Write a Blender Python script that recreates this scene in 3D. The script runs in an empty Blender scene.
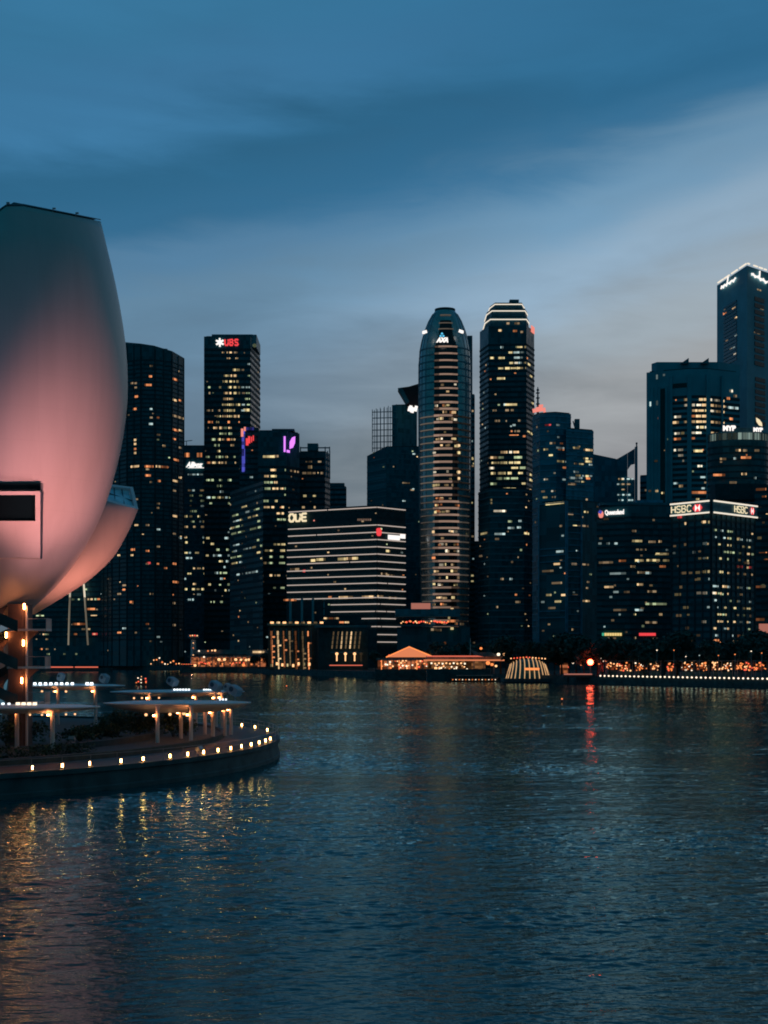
import bpy, math, random
from mathutils import Vector, Matrix
random.seed(7)
R = math.radians
SC = bpy.context.scene
COL = SC.collection
F, HZ, CX, CH = 1250.0, 656.0, 384.0, 11.0      # camera: focal length in px, horizon row, centre column, height


def X(px, d): return (px - CX) / F * d
def Z(py, d): return CH - (py - HZ) / F * d
def P(px, py, d): return Vector((X(px, d), d, Z(py, d)))
def lin(c): c /= 255.0; return c / 12.92 if c <= .04045 else ((c + .055) / 1.055) ** 2.4
def rgb(r, g, b): return (lin(r), lin(g), lin(b), 1)


# ------------------------------------------------------------------ materials
def new_mat(name):
    m = bpy.data.materials.new(name); m.use_nodes = True
    nt = m.node_tree; nt.nodes.clear()
    out = nt.nodes.new('ShaderNodeOutputMaterial')
    return m, nt, out


def math_node(nt, op, a, b=None, c=None):
    n = nt.nodes.new('ShaderNodeMath'); n.operation = op
    for i, v in enumerate((a, b, c)):
        if v is None: continue
        if isinstance(v, (int, float)): n.inputs[i].default_value = v
        else: nt.links.new(v, n.inputs[i])
    return n.outputs[0]


def plain(name, base, rough=.6, metal=0, var=.35, scale=.4, bump=0.0, spec=.5):
    """Painted / stone / metal surface with blotchy variation."""
    m, nt, out = new_mat(name)
    b = nt.nodes.new('ShaderNodeBsdfPrincipled')
    g = nt.nodes.new('ShaderNodeNewGeometry')
    n = nt.nodes.new('ShaderNodeTexNoise'); n.inputs['Scale'].default_value = scale; n.inputs['Detail'].default_value = 5
    nt.links.new(g.outputs['Position'], n.inputs['Vector'])
    mr = nt.nodes.new('ShaderNodeMapRange'); mr.inputs[1].default_value = .3; mr.inputs[2].default_value = .7
    mr.inputs[3].default_value = 1 - var; mr.inputs[4].default_value = 1 + var
    nt.links.new(n.outputs['Fac'], mr.inputs[0])
    mx = nt.nodes.new('ShaderNodeVectorMath'); mx.operation = 'SCALE'; mx.inputs[0].default_value = base[:3]
    nt.links.new(mr.outputs[0], mx.inputs['Scale'])
    nt.links.new(mx.outputs[0], b.inputs['Base Color'])
    b.inputs['Roughness'].default_value = rough; b.inputs['Metallic'].default_value = metal
    b.inputs['Specular IOR Level'].default_value = spec
    if bump:
        bp = nt.nodes.new('ShaderNodeBump'); bp.inputs['Strength'].default_value = bump; bp.inputs['Distance'].default_value = .1
        nt.links.new(n.outputs['Fac'], bp.inputs['Height']); nt.links.new(bp.outputs[0], b.inputs['Normal'])
    nt.links.new(b.outputs[0], out.inputs[0])
    return m


def cells(nt, w, h):
    """A random value per pane: world position cut into w by h metre cells."""
    g = nt.nodes.new('ShaderNodeNewGeometry')
    s = nt.nodes.new('ShaderNodeSeparateXYZ'); nt.links.new(g.outputs['Position'], s.inputs[0])
    xy = math_node(nt, 'ADD', s.outputs[0], math_node(nt, 'MULTIPLY', s.outputs[1], .73))
    c = nt.nodes.new('ShaderNodeCombineXYZ')
    nt.links.new(math_node(nt, 'FLOOR', math_node(nt, 'DIVIDE', xy, w)), c.inputs[0])
    nt.links.new(math_node(nt, 'FLOOR', math_node(nt, 'DIVIDE', s.outputs[2], h)), c.inputs[1])
    wn = nt.nodes.new('ShaderNodeTexWhiteNoise'); wn.noise_dimensions = '3D'
    nt.links.new(c.outputs[0], wn.inputs['Vector'])
    return wn.outputs['Value']


def glass(name, base, rough=.25, w=2.4, h=3.8, var=.3, spec=.18, metal=0.0):
    """Dark curtain wall: every pane has its own tint and gloss."""
    m, nt, out = new_mat(name)
    b = nt.nodes.new('ShaderNodeBsdfPrincipled')
    v = cells(nt, w, h)
    mr = nt.nodes.new('ShaderNodeMapRange'); mr.inputs[3].default_value = 1 - var; mr.inputs[4].default_value = 1 + var
    nt.links.new(v, mr.inputs[0])
    mx = nt.nodes.new('ShaderNodeVectorMath'); mx.operation = 'SCALE'; mx.inputs[0].default_value = base[:3]
    nt.links.new(mr.outputs[0], mx.inputs['Scale']); nt.links.new(mx.outputs[0], b.inputs['Base Color'])
    mr2 = nt.nodes.new('ShaderNodeMapRange'); mr2.inputs[3].default_value = rough * .6; mr2.inputs[4].default_value = rough * 1.5
    nt.links.new(v, mr2.inputs[0]); nt.links.new(mr2.outputs[0], b.inputs['Roughness'])
    b.inputs['Specular IOR Level'].default_value = spec; b.inputs['Metallic'].default_value = metal
    nt.links.new(b.outputs[0], out.inputs[0])
    return m


def glow(name, col, strength, pane=None):
    """Something that gives off light; pane=(w,h) gives each pane of a lit window its own brightness."""
    m, nt, out = new_mat(name)
    e = nt.nodes.new('ShaderNodeEmission'); e.inputs[0].default_value = (*col[:3], 1); e.inputs[1].default_value = strength
    if pane:
        v = cells(nt, *pane)
        p = math_node(nt, 'POWER', v, 1.6)
        nt.links.new(math_node(nt, 'MULTIPLY_ADD', p, strength * 1.15, strength * .08), e.inputs[1])
    nt.links.new(e.outputs[0], out.inputs[0])
    m.cycles.emission_sampling = 'AUTO'
    return m


M = {}
def build_materials():
    M['glass_black'] = glass('dark office glass', (.03, .125, .15), .3)
    M['glass_teal'] = glass('teal office glass', (.04, .21, .26), .28)
    M['glass_blue'] = glass('blue office glass', (.045, .235, .31), .28)
    M['glass_sky'] = glass('reflective curved glass', (.40, .44, .44), .25, var=.15, spec=.6, metal=.5)
    M['stone_dark'] = plain('dark stone cladding', (.05, .17, .21), .7)
    M['stone_blue'] = plain('blue grey cladding', (.075, .33, .40), .6, var=.15, scale=.1)
    M['stone_grey'] = plain('pale grey cladding', (.16, .24, .29), .7, var=.15, scale=.1)
    M['trim_dark'] = plain('dark window band', (.012, .05, .06), .8)
    M['trim_teal'] = plain('teal spandrel band', (.07, .23, .28), .5)
    M['trim_blue'] = plain('blue painted frame', (.05, .28, .40), .45)
    M['roof'] = plain('flat roof', (.03, .07, .08), .9)
    M['fin_red'] = plain('dark red soffit', (.05, .012, .015), .6)
    pane = (1.9, 60.)
    for k, c, s in (('warm', (1, .66, .34), 1.0), ('yellow', (.95, .74, .36), 1.0), ('green', (.72, .85, .48), .75), ('white', (1, .86, .64), 1.25),
                    ('cool', (.66, .86, .84), .8), ('orange', (1, .34, .13), 1.0), ('red', (1, .10, .10), .7), ('dim', (.9, .62, .36), .38)):
        M['w_' + k] = glow('lit window ' + k, c, s, pane)
    M['line'] = glow('led floor line', (1, .82, .72), .5)
    M['sign_white'] = glow('white sign', (1, .93, .88), 1.15)
    M['sign_cream'] = glow('cream sign', (1, .82, .52), .95)
    M['sign_red'] = glow('red sign', (1, .07, .08), .95)
    M['sign_pink'] = glow('salmon sign', (1, .30, .24), .9)
    M['sign_purple'] = glow('violet sign', (.72, .22, .95), 1.3)
    M['sign_blue'] = glow('blue led strip', (.13, .14, .85), .6, (3., 3.))
    M['sign_sky'] = glow('sky blue logo', (.12, .62, .95), 1.0)
    M['sign_yellow'] = glow('yellow sign', (.95, .68, .25), .9)
    M['sign_green'] = glow('green sign', (.1, .8, .5), .5)
    M['crown'] = glow('crown light band', (1, .88, .72), .95)
    M['balcony'] = glow('lit balcony edge', (1, .64, .48), .30, (9., 60.))  # light falling on the slab edges put in as emission
    M['balcony_dim'] = glow('faintly lit ledge', (.9, .74, .60), .115, (9., 60.))  # weak emission stands for light on the outer ledges
    M['lamp'] = glow('warm lamp', (1, .45, .13), 40)
    M['lamp_white'] = glow('white lamp', (.85, .95, 1), 2.2)
    M['bulb'] = glow('warm bulb', (1, .50, .22), 1.7)
    M['bulb_red'] = glow('red bulb', (1, .12, .06), 1.5)
    M['bulb_white'] = glow('pale bulb', (1, .80, .58), 1.7)
    M['bulb_orange'] = glow('orange bulb', (1, .28, .08), 1.3)
    M['down'] = glow('downlight', (1, .30, .09), 48)
    M['red_beacon'] = glow('red flood lamp', (1, .06, .025), 29)
    M['hot_strip'] = glow('red lit strip', (1, .20, .12), .8)
    M['tent'] = glow('orange roof glow for lamplight', (1, .30, .13), .75)  # light from lamps under the tent roof put in as emission
    M['hall'] = glow('bright restaurant interior', (1, .30, .12), .45, (1.6, 1.2))
    M['screen'] = glow('pink lit screen', (1, .36, .27), .38)
    M['white_shell'] = plain('white fibre polymer shell', (.52, .50, .49), .42, var=.06, scale=.35, bump=.02)
    n_ = [n for n in M['white_shell'].node_tree.nodes if n.type == 'TEX_NOISE'][0]; t_ = M['white_shell'].node_tree; v_ = t_.nodes.new('ShaderNodeVectorMath'); v_.operation = 'MULTIPLY'; v_.inputs[1].default_value = (1.6, 1.6, .12)
    t_.links.new([n for n in t_.nodes if n.type == 'NEW_GEOMETRY'][0].outputs['Position'], v_.inputs[0]); t_.links.new(v_.outputs[0], n_.inputs['Vector'])
    sp_ = t_.nodes.new('ShaderNodeSeparateXYZ'); t_.links.new([n for n in t_.nodes if n.type == 'NEW_GEOMETRY'][0].outputs['Position'], sp_.inputs[0])
    seam = math_node(t_, 'MULTIPLY', math_node(t_, 'GREATER_THAN', math_node(t_, 'FRACT', math_node(t_, 'DIVIDE', sp_.outputs[2], 3.1)), .03), math_node(t_, 'GREATER_THAN', math_node(t_, 'FRACT', math_node(t_, 'DIVIDE', sp_.outputs[0], 2.3)), .035))
    sm_ = math_node(t_, 'MULTIPLY_ADD', seam, .03, .97); mr_ = [n for n in t_.nodes if n.type == 'MAP_RANGE'][0]; vm_ = mr_.outputs[0].links[0].to_node
    t_.links.new(math_node(t_, 'MULTIPLY', mr_.outputs[0], sm_), vm_.inputs['Scale'])
    M['shell_edge_lit'] = plain('white shell rim in floodlit tone', (.85, .78, .78), .5, var=.05)  # paler than the shell: floodlight on the frame put into the colour
    M['dark_glass'] = plain('dark window glass', (.004, .012, .015), .12, var=.2)
    M['sky_glass'] = plain('pale skylight glass', (.40, .72, .80), .25, var=.3, scale=.8)
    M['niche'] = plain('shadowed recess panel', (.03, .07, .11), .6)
    M['canopy'] = plain('white canopy roof', (.70, .80, .84), .5, var=.12)
    M['pole_white'] = plain('pale painted steel', (.62, .58, .55), .5, var=.1)
    M['steel'] = plain('grey steel', (.30, .31, .32), .45, metal=.6)
    M['concrete'] = plain('concrete', (.035, .06, .065), .85, var=.25, scale=1.2, bump=.3)
    M['core'] = plain('stair core concrete', (.14, .095, .085), .8, var=.15, scale=1.5)
    M['deck'] = plain('timber promenade deck', (.009, .034, .041), .6, var=.35, scale=.9, bump=.3)
    M['quay'] = plain('dark quay stone', (.05, .09, .095), .85, var=.4, scale=.5)
    M['land'] = plain('paved ground', (.05, .055, .055), .9)
    M['hood'] = plain('grey blue hood', (.30, .38, .44), .55, var=.15)
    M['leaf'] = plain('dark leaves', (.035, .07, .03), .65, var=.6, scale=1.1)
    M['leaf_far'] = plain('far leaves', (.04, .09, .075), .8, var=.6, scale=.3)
    M['bark'] = plain('bark', (.08, .06, .045), .9)
    M['hull'] = plain('boat hull paint', (.05, .045, .045), .5)
    M['cabin'] = plain('boat cabin paint', (.25, .22, .2), .5)
    M['skin_roof'] = plain('ribbed metal roof', (.22, .20, .20), .6)


# ------------------------------------------------------------------ mesh builder
class MB:
    def __init__(s): s.v = []; s.f = []; s.mi = []

    def face(s, pts, mi=0):
        b = len(s.v); s.v += [Vector(p) for p in pts]; s.f.append(tuple(range(b, b + len(pts)))); s.mi.append(mi)

    def mesh(s, verts, faces, mi=0):
        b = len(s.v); s.v += [Vector(p) for p in verts]
        for f in faces: s.f.append(tuple(b + i for i in f)); s.mi.append(mi)

    def obox(s, c, sx, sy, sz, ang=0, mi=0, rot=None):
        m = rot if rot is not None else Matrix.Rotation(ang, 3, 'Z')
        c = Vector(c); vs = []
        for dz in (-.5, .5):
            for dx, dy in ((-.5, -.5), (.5, -.5), (.5, .5), (-.5, .5)):
                vs.append(c + m @ Vector((dx * sx, dy * sy, dz * sz)))
        s.mesh(vs, [(3, 2, 1, 0), (4, 5, 6, 7), (0, 1, 5, 4), (1, 2, 6, 5), (2, 3, 7, 6), (3, 0, 4, 7)], mi)

    def prism(s, poly, z0, z1, mi=0):
        n = len(poly)
        t = z1 if isinstance(z1, (list, tuple)) else [z1] * n
        b0 = z0 if isinstance(z0, (list, tuple)) else [z0] * n
        vs = [(p[0], p[1], b0[i]) for i, p in enumerate(poly)] + [(p[0], p[1], t[i]) for i, p in enumerate(poly)]
        s.mesh(vs, [tuple(reversed(range(n))), tuple(range(n, 2 * n))] + [(i, (i + 1) % n, n + (i + 1) % n, n + i) for i in range(n)], mi)

    def loft(s, rings, mi=0, caps=True, closed=True):
        n = len(rings[0]); vs = [p for r in rings for p in r]; fs = []
        for k in range(len(rings) - 1):
            for i in range(n if closed else n - 1):
                j = (i + 1) % n
                fs.append((k * n + i, k * n + j, (k + 1) * n + j, (k + 1) * n + i))
        if caps: fs.append(tuple(reversed(range(n)))); fs.append(tuple(range((len(rings) - 1) * n, len(rings) * n)))
        s.mesh(vs, fs, mi)

    def tube(s, pts, rad, n=8, mi=0):
        rs = []; pts = [Vector(p) for p in pts]
        rad = rad if isinstance(rad, (list, tuple)) else [rad] * len(pts)
        for i, p in enumerate(pts):
            t = (pts[min(i + 1, len(pts) - 1)] - pts[max(i - 1, 0)]).normalized()
            a = t.cross(Vector((0, 0, 1)))
            if a.length < .05: a = t.cross(Vector((1, 0, 0)))
            a.normalize(); b = a.cross(t).normalized()
            rs.append([p + (a * math.cos(2 * math.pi * k / n) - b * math.sin(2 * math.pi * k / n)) * rad[i] for k in range(n)])
        s.loft(rs, mi)

    def ball(s, c, rx, ry=None, rz=None, n=10, m=6, mi=0):
        ry = ry or rx; rz = rz or rx; c = Vector(c); rs = []
        for k in range(1, m):
            t = math.pi * k / m - math.pi / 2
            rs.append([c + Vector((rx * math.cos(t) * math.cos(2 * math.pi * i / n), ry * math.cos(t) * math.sin(2 * math.pi * i / n), rz * math.sin(t))) for i in range(n)])
        s.loft(rs, mi)

    def build(s, name, mats, parent=None, smooth=False, link=True):
        me = bpy.data.meshes.new(name)
        off = parent.matrix_world.translation if parent is not None else Vector((0, 0, 0))
        off = world_loc(parent)
        me.from_pydata([tuple(p - off) for p in s.v], [], s.f)
        for m in (mats if isinstance(mats, (list, tuple)) else [mats]): me.materials.append(m)
        me.polygons.foreach_set('material_index', s.mi)
        if smooth: me.polygons.foreach_set('use_smooth', [True] * len(me.polygons))
        me.update()
        o = bpy.data.objects.new(name, me); COL.objects.link(o)
        if parent is not None: o.parent = parent
        return o


def world_loc(o):
    v = Vector((0, 0, 0))
    while o is not None: v = v + o.location; o = o.parent
    return v


def tag(o, label=None, cat=None, group=None, kind=None):
    if label: o['label'] = label
    if cat: o['category'] = cat
    if group: o['group'] = group
    if kind: o['kind'] = kind
    return o


def thing(name, label, cat, loc, group=None):
    o = bpy.data.objects.new(name, None); COL.objects.link(o); o.location = loc; o.empty_display_size = .5
    return tag(o, label, cat, group)


def kids(o): return [c for c in bpy.data.objects if c.parent is o]


def dup(root, loc, children, rz=0, sc=1, label=None):
    """Copy a thing with its parts (children: {parent: [parts]} gathered once)."""
    r = root.copy(); COL.objects.link(r); r.location = loc; r.rotation_euler = (0, 0, rz); r.scale = (sc, sc, sc)
    if label: r['label'] = label
    for c in children.get(root, []):
        k = c.copy(); COL.objects.link(k); k.parent = r
        for g in children.get(c, []):
            h = g.copy(); COL.objects.link(h); h.parent = k
    return r


def tree_of(root):
    d = {root: kids(root)}
    for c in d[root]: d[c] = kids(c)
    return d


# ------------------------------------------------------------------ world, sun, camera
def world():
    w = bpy.data.worlds.new('World'); SC.world = w; w.use_nodes = True
    nt = w.node_tree; nt.nodes.clear(); L = nt.links.new
    out = nt.nodes.new('ShaderNodeOutputWorld'); bg = nt.nodes.new('ShaderNodeBackground')
    sky = nt.nodes.new('ShaderNodeTexSky'); sky.sky_type = 'NISHITA'; sky.sun_disc = False
    sky.sun_elevation = R(1.0); sky.sun_rotation = R(22)
    tc = nt.nodes.new('ShaderNodeTexCoord'); sp = nt.nodes.new('ShaderNodeSeparateXYZ'); L(tc.outputs['Generated'], sp.inputs[0])
    x, y, z = sp.outputs
    # slow streaky cloud noise, stretched along the wind
    mp = nt.nodes.new('ShaderNodeMapping'); mp.inputs['Rotation'].default_value = (0, R(9.6), 0); mp.inputs['Scale'].default_value = (2.2, 1.0, 9.0)
    L(tc.outputs['Generated'], mp.inputs[0])
    n1 = nt.nodes.new('ShaderNodeTexNoise'); n1.inputs['Scale'].default_value = 1.6; n1.inputs['Detail'].default_value = 6; n1.inputs['Roughness'].default_value = .5
    n1.inputs['Distortion'].default_value = .4
    L(mp.outputs[0], n1.inputs['Vector'])
    n2 = nt.nodes.new('ShaderNodeTexNoise'); n2.inputs['Scale'].default_value = 4.5; n2.inputs['Detail'].default_value = 7; n2.inputs['Roughness'].default_value = .58; n2.inputs['Distortion'].default_value = .6
    mp2 = nt.nodes.new('ShaderNodeMapping'); mp2.inputs['Rotation'].default_value = (0, R(12), 0); mp2.inputs['Scale'].default_value = (1.5, 1.0, 7.0)
    L(tc.outputs['Generated'], mp2.inputs[0]); L(mp2.outputs[0], n2.inputs['Vector'])
    nz = math_node(nt, 'ADD', math_node(nt, 'SUBTRACT', n1.outputs['Fac'], .5), math_node(nt, 'MULTIPLY', math_node(nt, 'SUBTRACT', n2.outputs['Fac'], .5), .55))
    t = math_node(nt, 'SUBTRACT', z, math_node(nt, 'MULTIPLY', x, .19))
    t = math_node(nt, 'ADD', t, math_node(nt, 'MULTIPLY', nz, .07))
    def ramp(stops):
        rn = nt.nodes.new('ShaderNodeValToRGB'); cr = rn.color_ramp; cr.interpolation = 'EASE'
        while len(cr.elements) > 1: cr.elements.remove(cr.elements[-1])
        cr.elements[0].position = 0; cr.elements[0].color = rgb(*stops[0][1])
        for q, c in stops[1:]:
            e = cr.elements.new(q); e.color = rgb(*c)
        L(t, rn.inputs[0]); return rn.outputs[0]
    west_l = ramp([(0, (76, 92, 104)), (.15, (90, 110, 124)), (.22, (99, 124, 145)), (.30, (99, 135, 162)), (.335, (84, 127, 160)), (.366, (50, 105, 141)), (.392, (44, 100, 135)), (.43, (60, 119, 160)), (.48, (55, 116, 154)), (.75, (34, 86, 126)), (1, (22, 64, 98))])
    west_r = ramp([(0, (128, 130, 136)), (.10, (146, 149, 153)), (.17, (161, 166, 170)), (.21, (159, 173, 183)), (.27, (146, 174, 197)), (.315, (110, 150, 180)), (.352, (53, 112, 151)), (.375, (43, 103, 141)), (.42, (46, 106, 144)), (.50, (50, 110, 149)), (.75, (34, 86, 126)), (1, (22, 64, 98))])
    sx = nt.nodes.new('ShaderNodeMapRange'); sx.interpolation_type = 'SMOOTHSTEP'; sx.inputs[1].default_value = -.16; sx.inputs[2].default_value = .24; L(math_node(nt, 'ADD', x, math_node(nt, 'MULTIPLY', nz, .25)), sx.inputs[0])
    wm = nt.nodes.new('ShaderNodeMix'); wm.data_type = 'RGBA'; L(sx.outputs[0], wm.inputs[0]); L(west_l, wm.inputs[6]); L(west_r, wm.inputs[7])
    # brighter to the right (west), dim behind the camera
    br = math_node(nt, 'MULTIPLY_ADD', nz, .4, .985)
    mr = nt.nodes.new('ShaderNodeMapRange'); mr.interpolation_type = 'SMOOTHSTEP'
    mr.inputs[1].default_value = -.5; mr.inputs[2].default_value = .8; mr.inputs[3].default_value = 0; mr.inputs[4].default_value = 1.0
    L(y, mr.inputs[0])
    sc = nt.nodes.new('ShaderNodeVectorMath'); sc.operation = 'SCALE'; L(wm.outputs[2], sc.inputs[0]); L(br, sc.inputs['Scale'])
    nsc = nt.nodes.new('ShaderNodeVectorMath'); nsc.operation = 'SCALE'; L(sky.outputs[0], nsc.inputs[0]); nsc.inputs['Scale'].default_value = .003
    ad = nt.nodes.new('ShaderNodeVectorMath'); ad.operation = 'ADD'; L(sc.outputs[0], ad.inputs[0]); L(nsc.outputs[0], ad.inputs[1])
    mxe = nt.nodes.new('ShaderNodeMix'); mxe.data_type = 'RGBA'; L(mr.outputs[0], mxe.inputs[0]); mxe.inputs[6].default_value = (.005, .075, .118, 1)   # dusk blue of the east behind the camera
    L(ad.outputs[0], mxe.inputs[7]); L(mxe.outputs[2], bg.inputs[0]); bg.inputs[1].default_value = 1.0
    L(bg.outputs[0], out.inputs[0])
    s = bpy.data.lights.new('sun', 'SUN'); s.energy = .03; s.angle = R(20); s.color = (1, .8, .7)
    so = bpy.data.objects.new('sun', s); COL.objects.link(so)
    so.rotation_euler = (R(88), 0, R(180 - 22))
    cam = bpy.data.cameras.new('camera'); co = bpy.data.objects.new('camera', cam); COL.objects.link(co)
    co.location = (0, 0, CH); co.rotation_euler = (R(90), 0, 0)
    cam.lens = F / 1024 * 36; cam.sensor_width = 36; cam.sensor_fit = 'AUTO'
    cam.shift_y = (HZ - 512) / 1024; cam.clip_end = 20000; cam.clip_start = .5
    SC.camera = co
    SC.view_settings.view_transform = 'Standard'; SC.view_settings.look = 'None'
    SC.view_settings.exposure = 0; SC.view_settings.gamma = 1
    cy = SC.cycles; cy.use_denoising = True; cy.sample_clamp_indirect = 6; cy.max_bounces = 5; cy.diffuse_bounces = 2; cy.glossy_bounces = 3
    cy.caustics_reflective = False; cy.caustics_refractive = False; cy.use_light_tree = True; cy.filter_width = 1.85


# ------------------------------------------------------------------ towers
WMESH = {}
def wmesh(mk, name='window'):
    k = (mk, name)
    if k not in WMESH:
        b = MB(); b.obox((0, 0, 0), 1, 1, 1)
        o = b.build(name, M['w_' + mk]); WMESH[k] = o.data; bpy.data.objects.remove(o)
    return WMESH[k]


class Face:
    def __init__(s, p0, p1):
        s.p0, s.p1 = Vector(p0), Vector(p1); s.u = (s.p1 - s.p0).normalized(); s.n = Vector((s.u.y, -s.u.x)); s.ang = math.atan2(s.u.y, s.u.x); s.len = (s.p1 - s.p0).length

    def hit(s, px):
        k = (px - CX) / F                                  # ray x = k*y
        den = s.u.x - k * s.u.y
        if abs(den) < 1e-6: return s.p0, 0
        t = (k * s.p0.y - s.p0.x) / den
        return s.p0 + s.u * t, t


class Tower:
    def __init__(s, name, label, corners, top, dep=30, wall='glass_black', trim='trim_dark', y0=None, step=5., band=.35, proud=.35, pier=0, pierw=.6, ref=None, base=2.9,
                 cat='office tower', roof=True, bands=True, side_only=None, floor_to=640):
        s.dref = ref or min(c[1] for c in corners); s.wins = []
        pts = [Vector((X(px, d), d)) for px, d in corners]
        s.pts = pts; c0, c1 = pts[0], pts[-1]
        mid = sum((p for p in pts), Vector((0, 0))) / len(pts)
        s.root = thing(name, label, name.replace('_', ' ') if cat == 'office tower' else cat, (mid.x, mid.y, base))
        bl = Vector((c0.x * (c0.y + dep) / c0.y, c0.y + dep)); bR = Vector((c1.x * (c1.y + dep) / c1.y, c1.y + dep))
        w = (bR - bl).normalized(); bl = bl + w * 1.0; bR = bR - w * 1.0
        if isinstance(top, (list, tuple)): zt = [Z(t, d) for t, (px, d) in zip(top, corners)]
        else: zt = [Z(top, s.dref)] * len(corners)
        poly = pts + [bR, bl]; zz = zt + [zt[-1], zt[0]]
        s.ztop = max(zt)
        b = MB(); b.prism(poly, base, zz)
        s.faces = [Face(pts[i], pts[i + 1]) for i in range(len(pts) - 1)]
        fh = step * s.dref / F; s.fh = fh; s.step = step; s.y0 = y0
        if bands and y0 is not None:
            zr = Z(y0, s.dref) + fh * .5
            for i, f in enumerate(s.faces):
                if side_only is not None and i not in side_only: continue
                zmin = max(base + 1, Z(floor_to, s.dref)); z = zr
                zlim = min(zt[i], zt[i + 1]) - .4
                m = (f.p0 + f.p1) / 2
                while z > zmin:
                    if z + fh * band / 2 < zlim:
                        b.obox((m.x + f.n.x * proud / 2, m.y + f.n.y * proud / 2, z), f.len - .02, proud, fh * band, f.ang, 1)
                    z -= fh
                if pier:
                    k = max(1, round(f.len / pier))
                    for j in range(k + 1):
                        q = f.p0 + f.u * (f.len - pierw) * (j / k) + f.u * pierw / 2
                        b.obox((q.x + f.n.x * proud * .8, q.y + f.n.y * proud * .8, (base + zlim) / 2), pierw, proud * 1.6, zlim - base - .1, f.ang, 1)
        b.build('facade', [M[wall], M[trim]], s.root)
        if roof:
            r = MB(); cen = sum((p for p in poly), Vector((0, 0))) / len(poly)
            pl = [cen + (p - cen) * .93 for p in poly]
            r.prism(pl, [z - .6 for z in zz], [z + .9 for z in zz])
            r.build('roof', M['roof'], s.root)

    def win(s, fi, x0, x1, y, h, mk, z=None, off=.18, name='window', proud=.3):
        f = s.faces[fi]; a, ta = f.hit(x0); b, tb = f.hit(x1)
        ta, tb = max(ta, .2), min(tb, f.len - .2)
        if tb - ta < .25: return
        c = f.p0 + f.u * (ta + tb) / 2
        zz = Z(y, (a.y + b.y) / 2) if z is None else z
        hh = h * s.dref / F
        c2 = c + f.n * off
        s.wins.append((Vector((c2.x, c2.y, zz)), tb - ta, proud, hh, f.ang, mk, name))

    def region(s, fi, x0, x1, y0, y1, prow, cover, run=(2, 7), h=1.75, pal='warm', step=None, dz=0):
        """Floors of lit offices: rows follow the storeys."""
        st = step or s.step; base = s.y0 if s.y0 is not None else y0
        k0 = math.ceil((y0 - base) / st - .01)
        y = base + k0 * st
        pal = pal.split()
        while y < y1:
            if random.random() < prow:
                x = x0 + random.random() * 3
                main = random.choice(pal)
                while x < x1 - .8:
                    ln = random.uniform(*run)
                    if random.random() < cover:
                        s.win(fi, x, min(x + ln, x1), y, h * random.uniform(.8, 1.1), main if random.random() < .65 else random.choice(pal), z=Z(y + dz, s.dref))
                    x += ln + random.uniform(.6, 2.2)
            y += st

    def spots(s, fi, lst, h=2.0):
        for (x, y, w, mk) in lst: s.win(fi, x - w / 2, x + w / 2, y, h, mk)

    def done(s, sprinkle=.012):
        """100 largest lit windows as parts of their own, the rest as one."""
        if s.y0 is not None and sprinkle:
            for i, f in enumerate(s.faces):
                z = Z(s.y0, s.dref)
                while z > 12:
                    n = f.len * sprinkle
                    k = int(n) + (random.random() < n - int(n))
                    for _ in range(k):
                        t = random.uniform(.6, f.len - .6); w = random.uniform(.7, 1.7); q = f.p0 + f.u * t + f.n * .16
                        s.wins.append((Vector((q.x, q.y, z + random.uniform(-.3, .3))), w, .3, random.uniform(.7, 1.2), f.ang, random.choice(['dim', 'dim', 'dim', 'cool', 'warm', 'green', 'orange']), 'window'))
                    z -= s.fh
        ws = sorted(s.wins, key=lambda w: -w[1] * w[3] if w[6] == 'window' else -1e9)
        lim = [w for w in ws if w[6] != 'window'] + [w for w in ws if w[6] == 'window'][:98]
        rest = [w for w in ws if w[6] == 'window'][98:]
        rl = s.root.location
        for c, L_, pr, hh, ang, mk, nm in lim:
            o = bpy.data.objects.new(nm, wmesh(mk, nm)); COL.objects.link(o); o.parent = s.root
            o.location = c - rl; o.rotation_euler = (0, 0, ang); o.scale = (L_, pr, hh)
        if rest:
            mks = sorted({w[5] for w in rest}); b = MB()
            for c, L_, pr, hh, ang, mk, nm in rest: b.obox(c, L_, pr, hh, ang, mks.index(mk))
            o = b.build('window', [M['w_' + k] for k in mks], s.root); o['kind'] = 'stuff'

    def box_sign(s, fi, x0, x1, y0, y1, mk, name='sign', off=.7, thick=.5, h0=None):
        f = s.faces[fi]; a, ta = f.hit(x0); b_, tb = f.hit(x1); c = (a + b_) / 2 + f.n * off
        b = MB(); d = (a.y + b_.y) / 2
        b.obox((c.x, c.y, (Z(y0, d) + Z(y1, d)) / 2), abs(tb - ta), thick, Z(y0, d) - Z(y1, d), f.ang)
        return b.build(name, M[mk], s.root)

    def text(s, fi, body, x0, x1, y0, y1, mk, name='sign', off=.7, shear=0.0, bold=.0):
        f = s.faces[fi]; a, ta = f.hit(x0); b_, tb = f.hit(x1)
        return put_text(body, a + f.n * off, f.u, tb - ta, Z(y0, a.y), Z(y1, a.y), mk, name, s.root, shear, bold)


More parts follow.
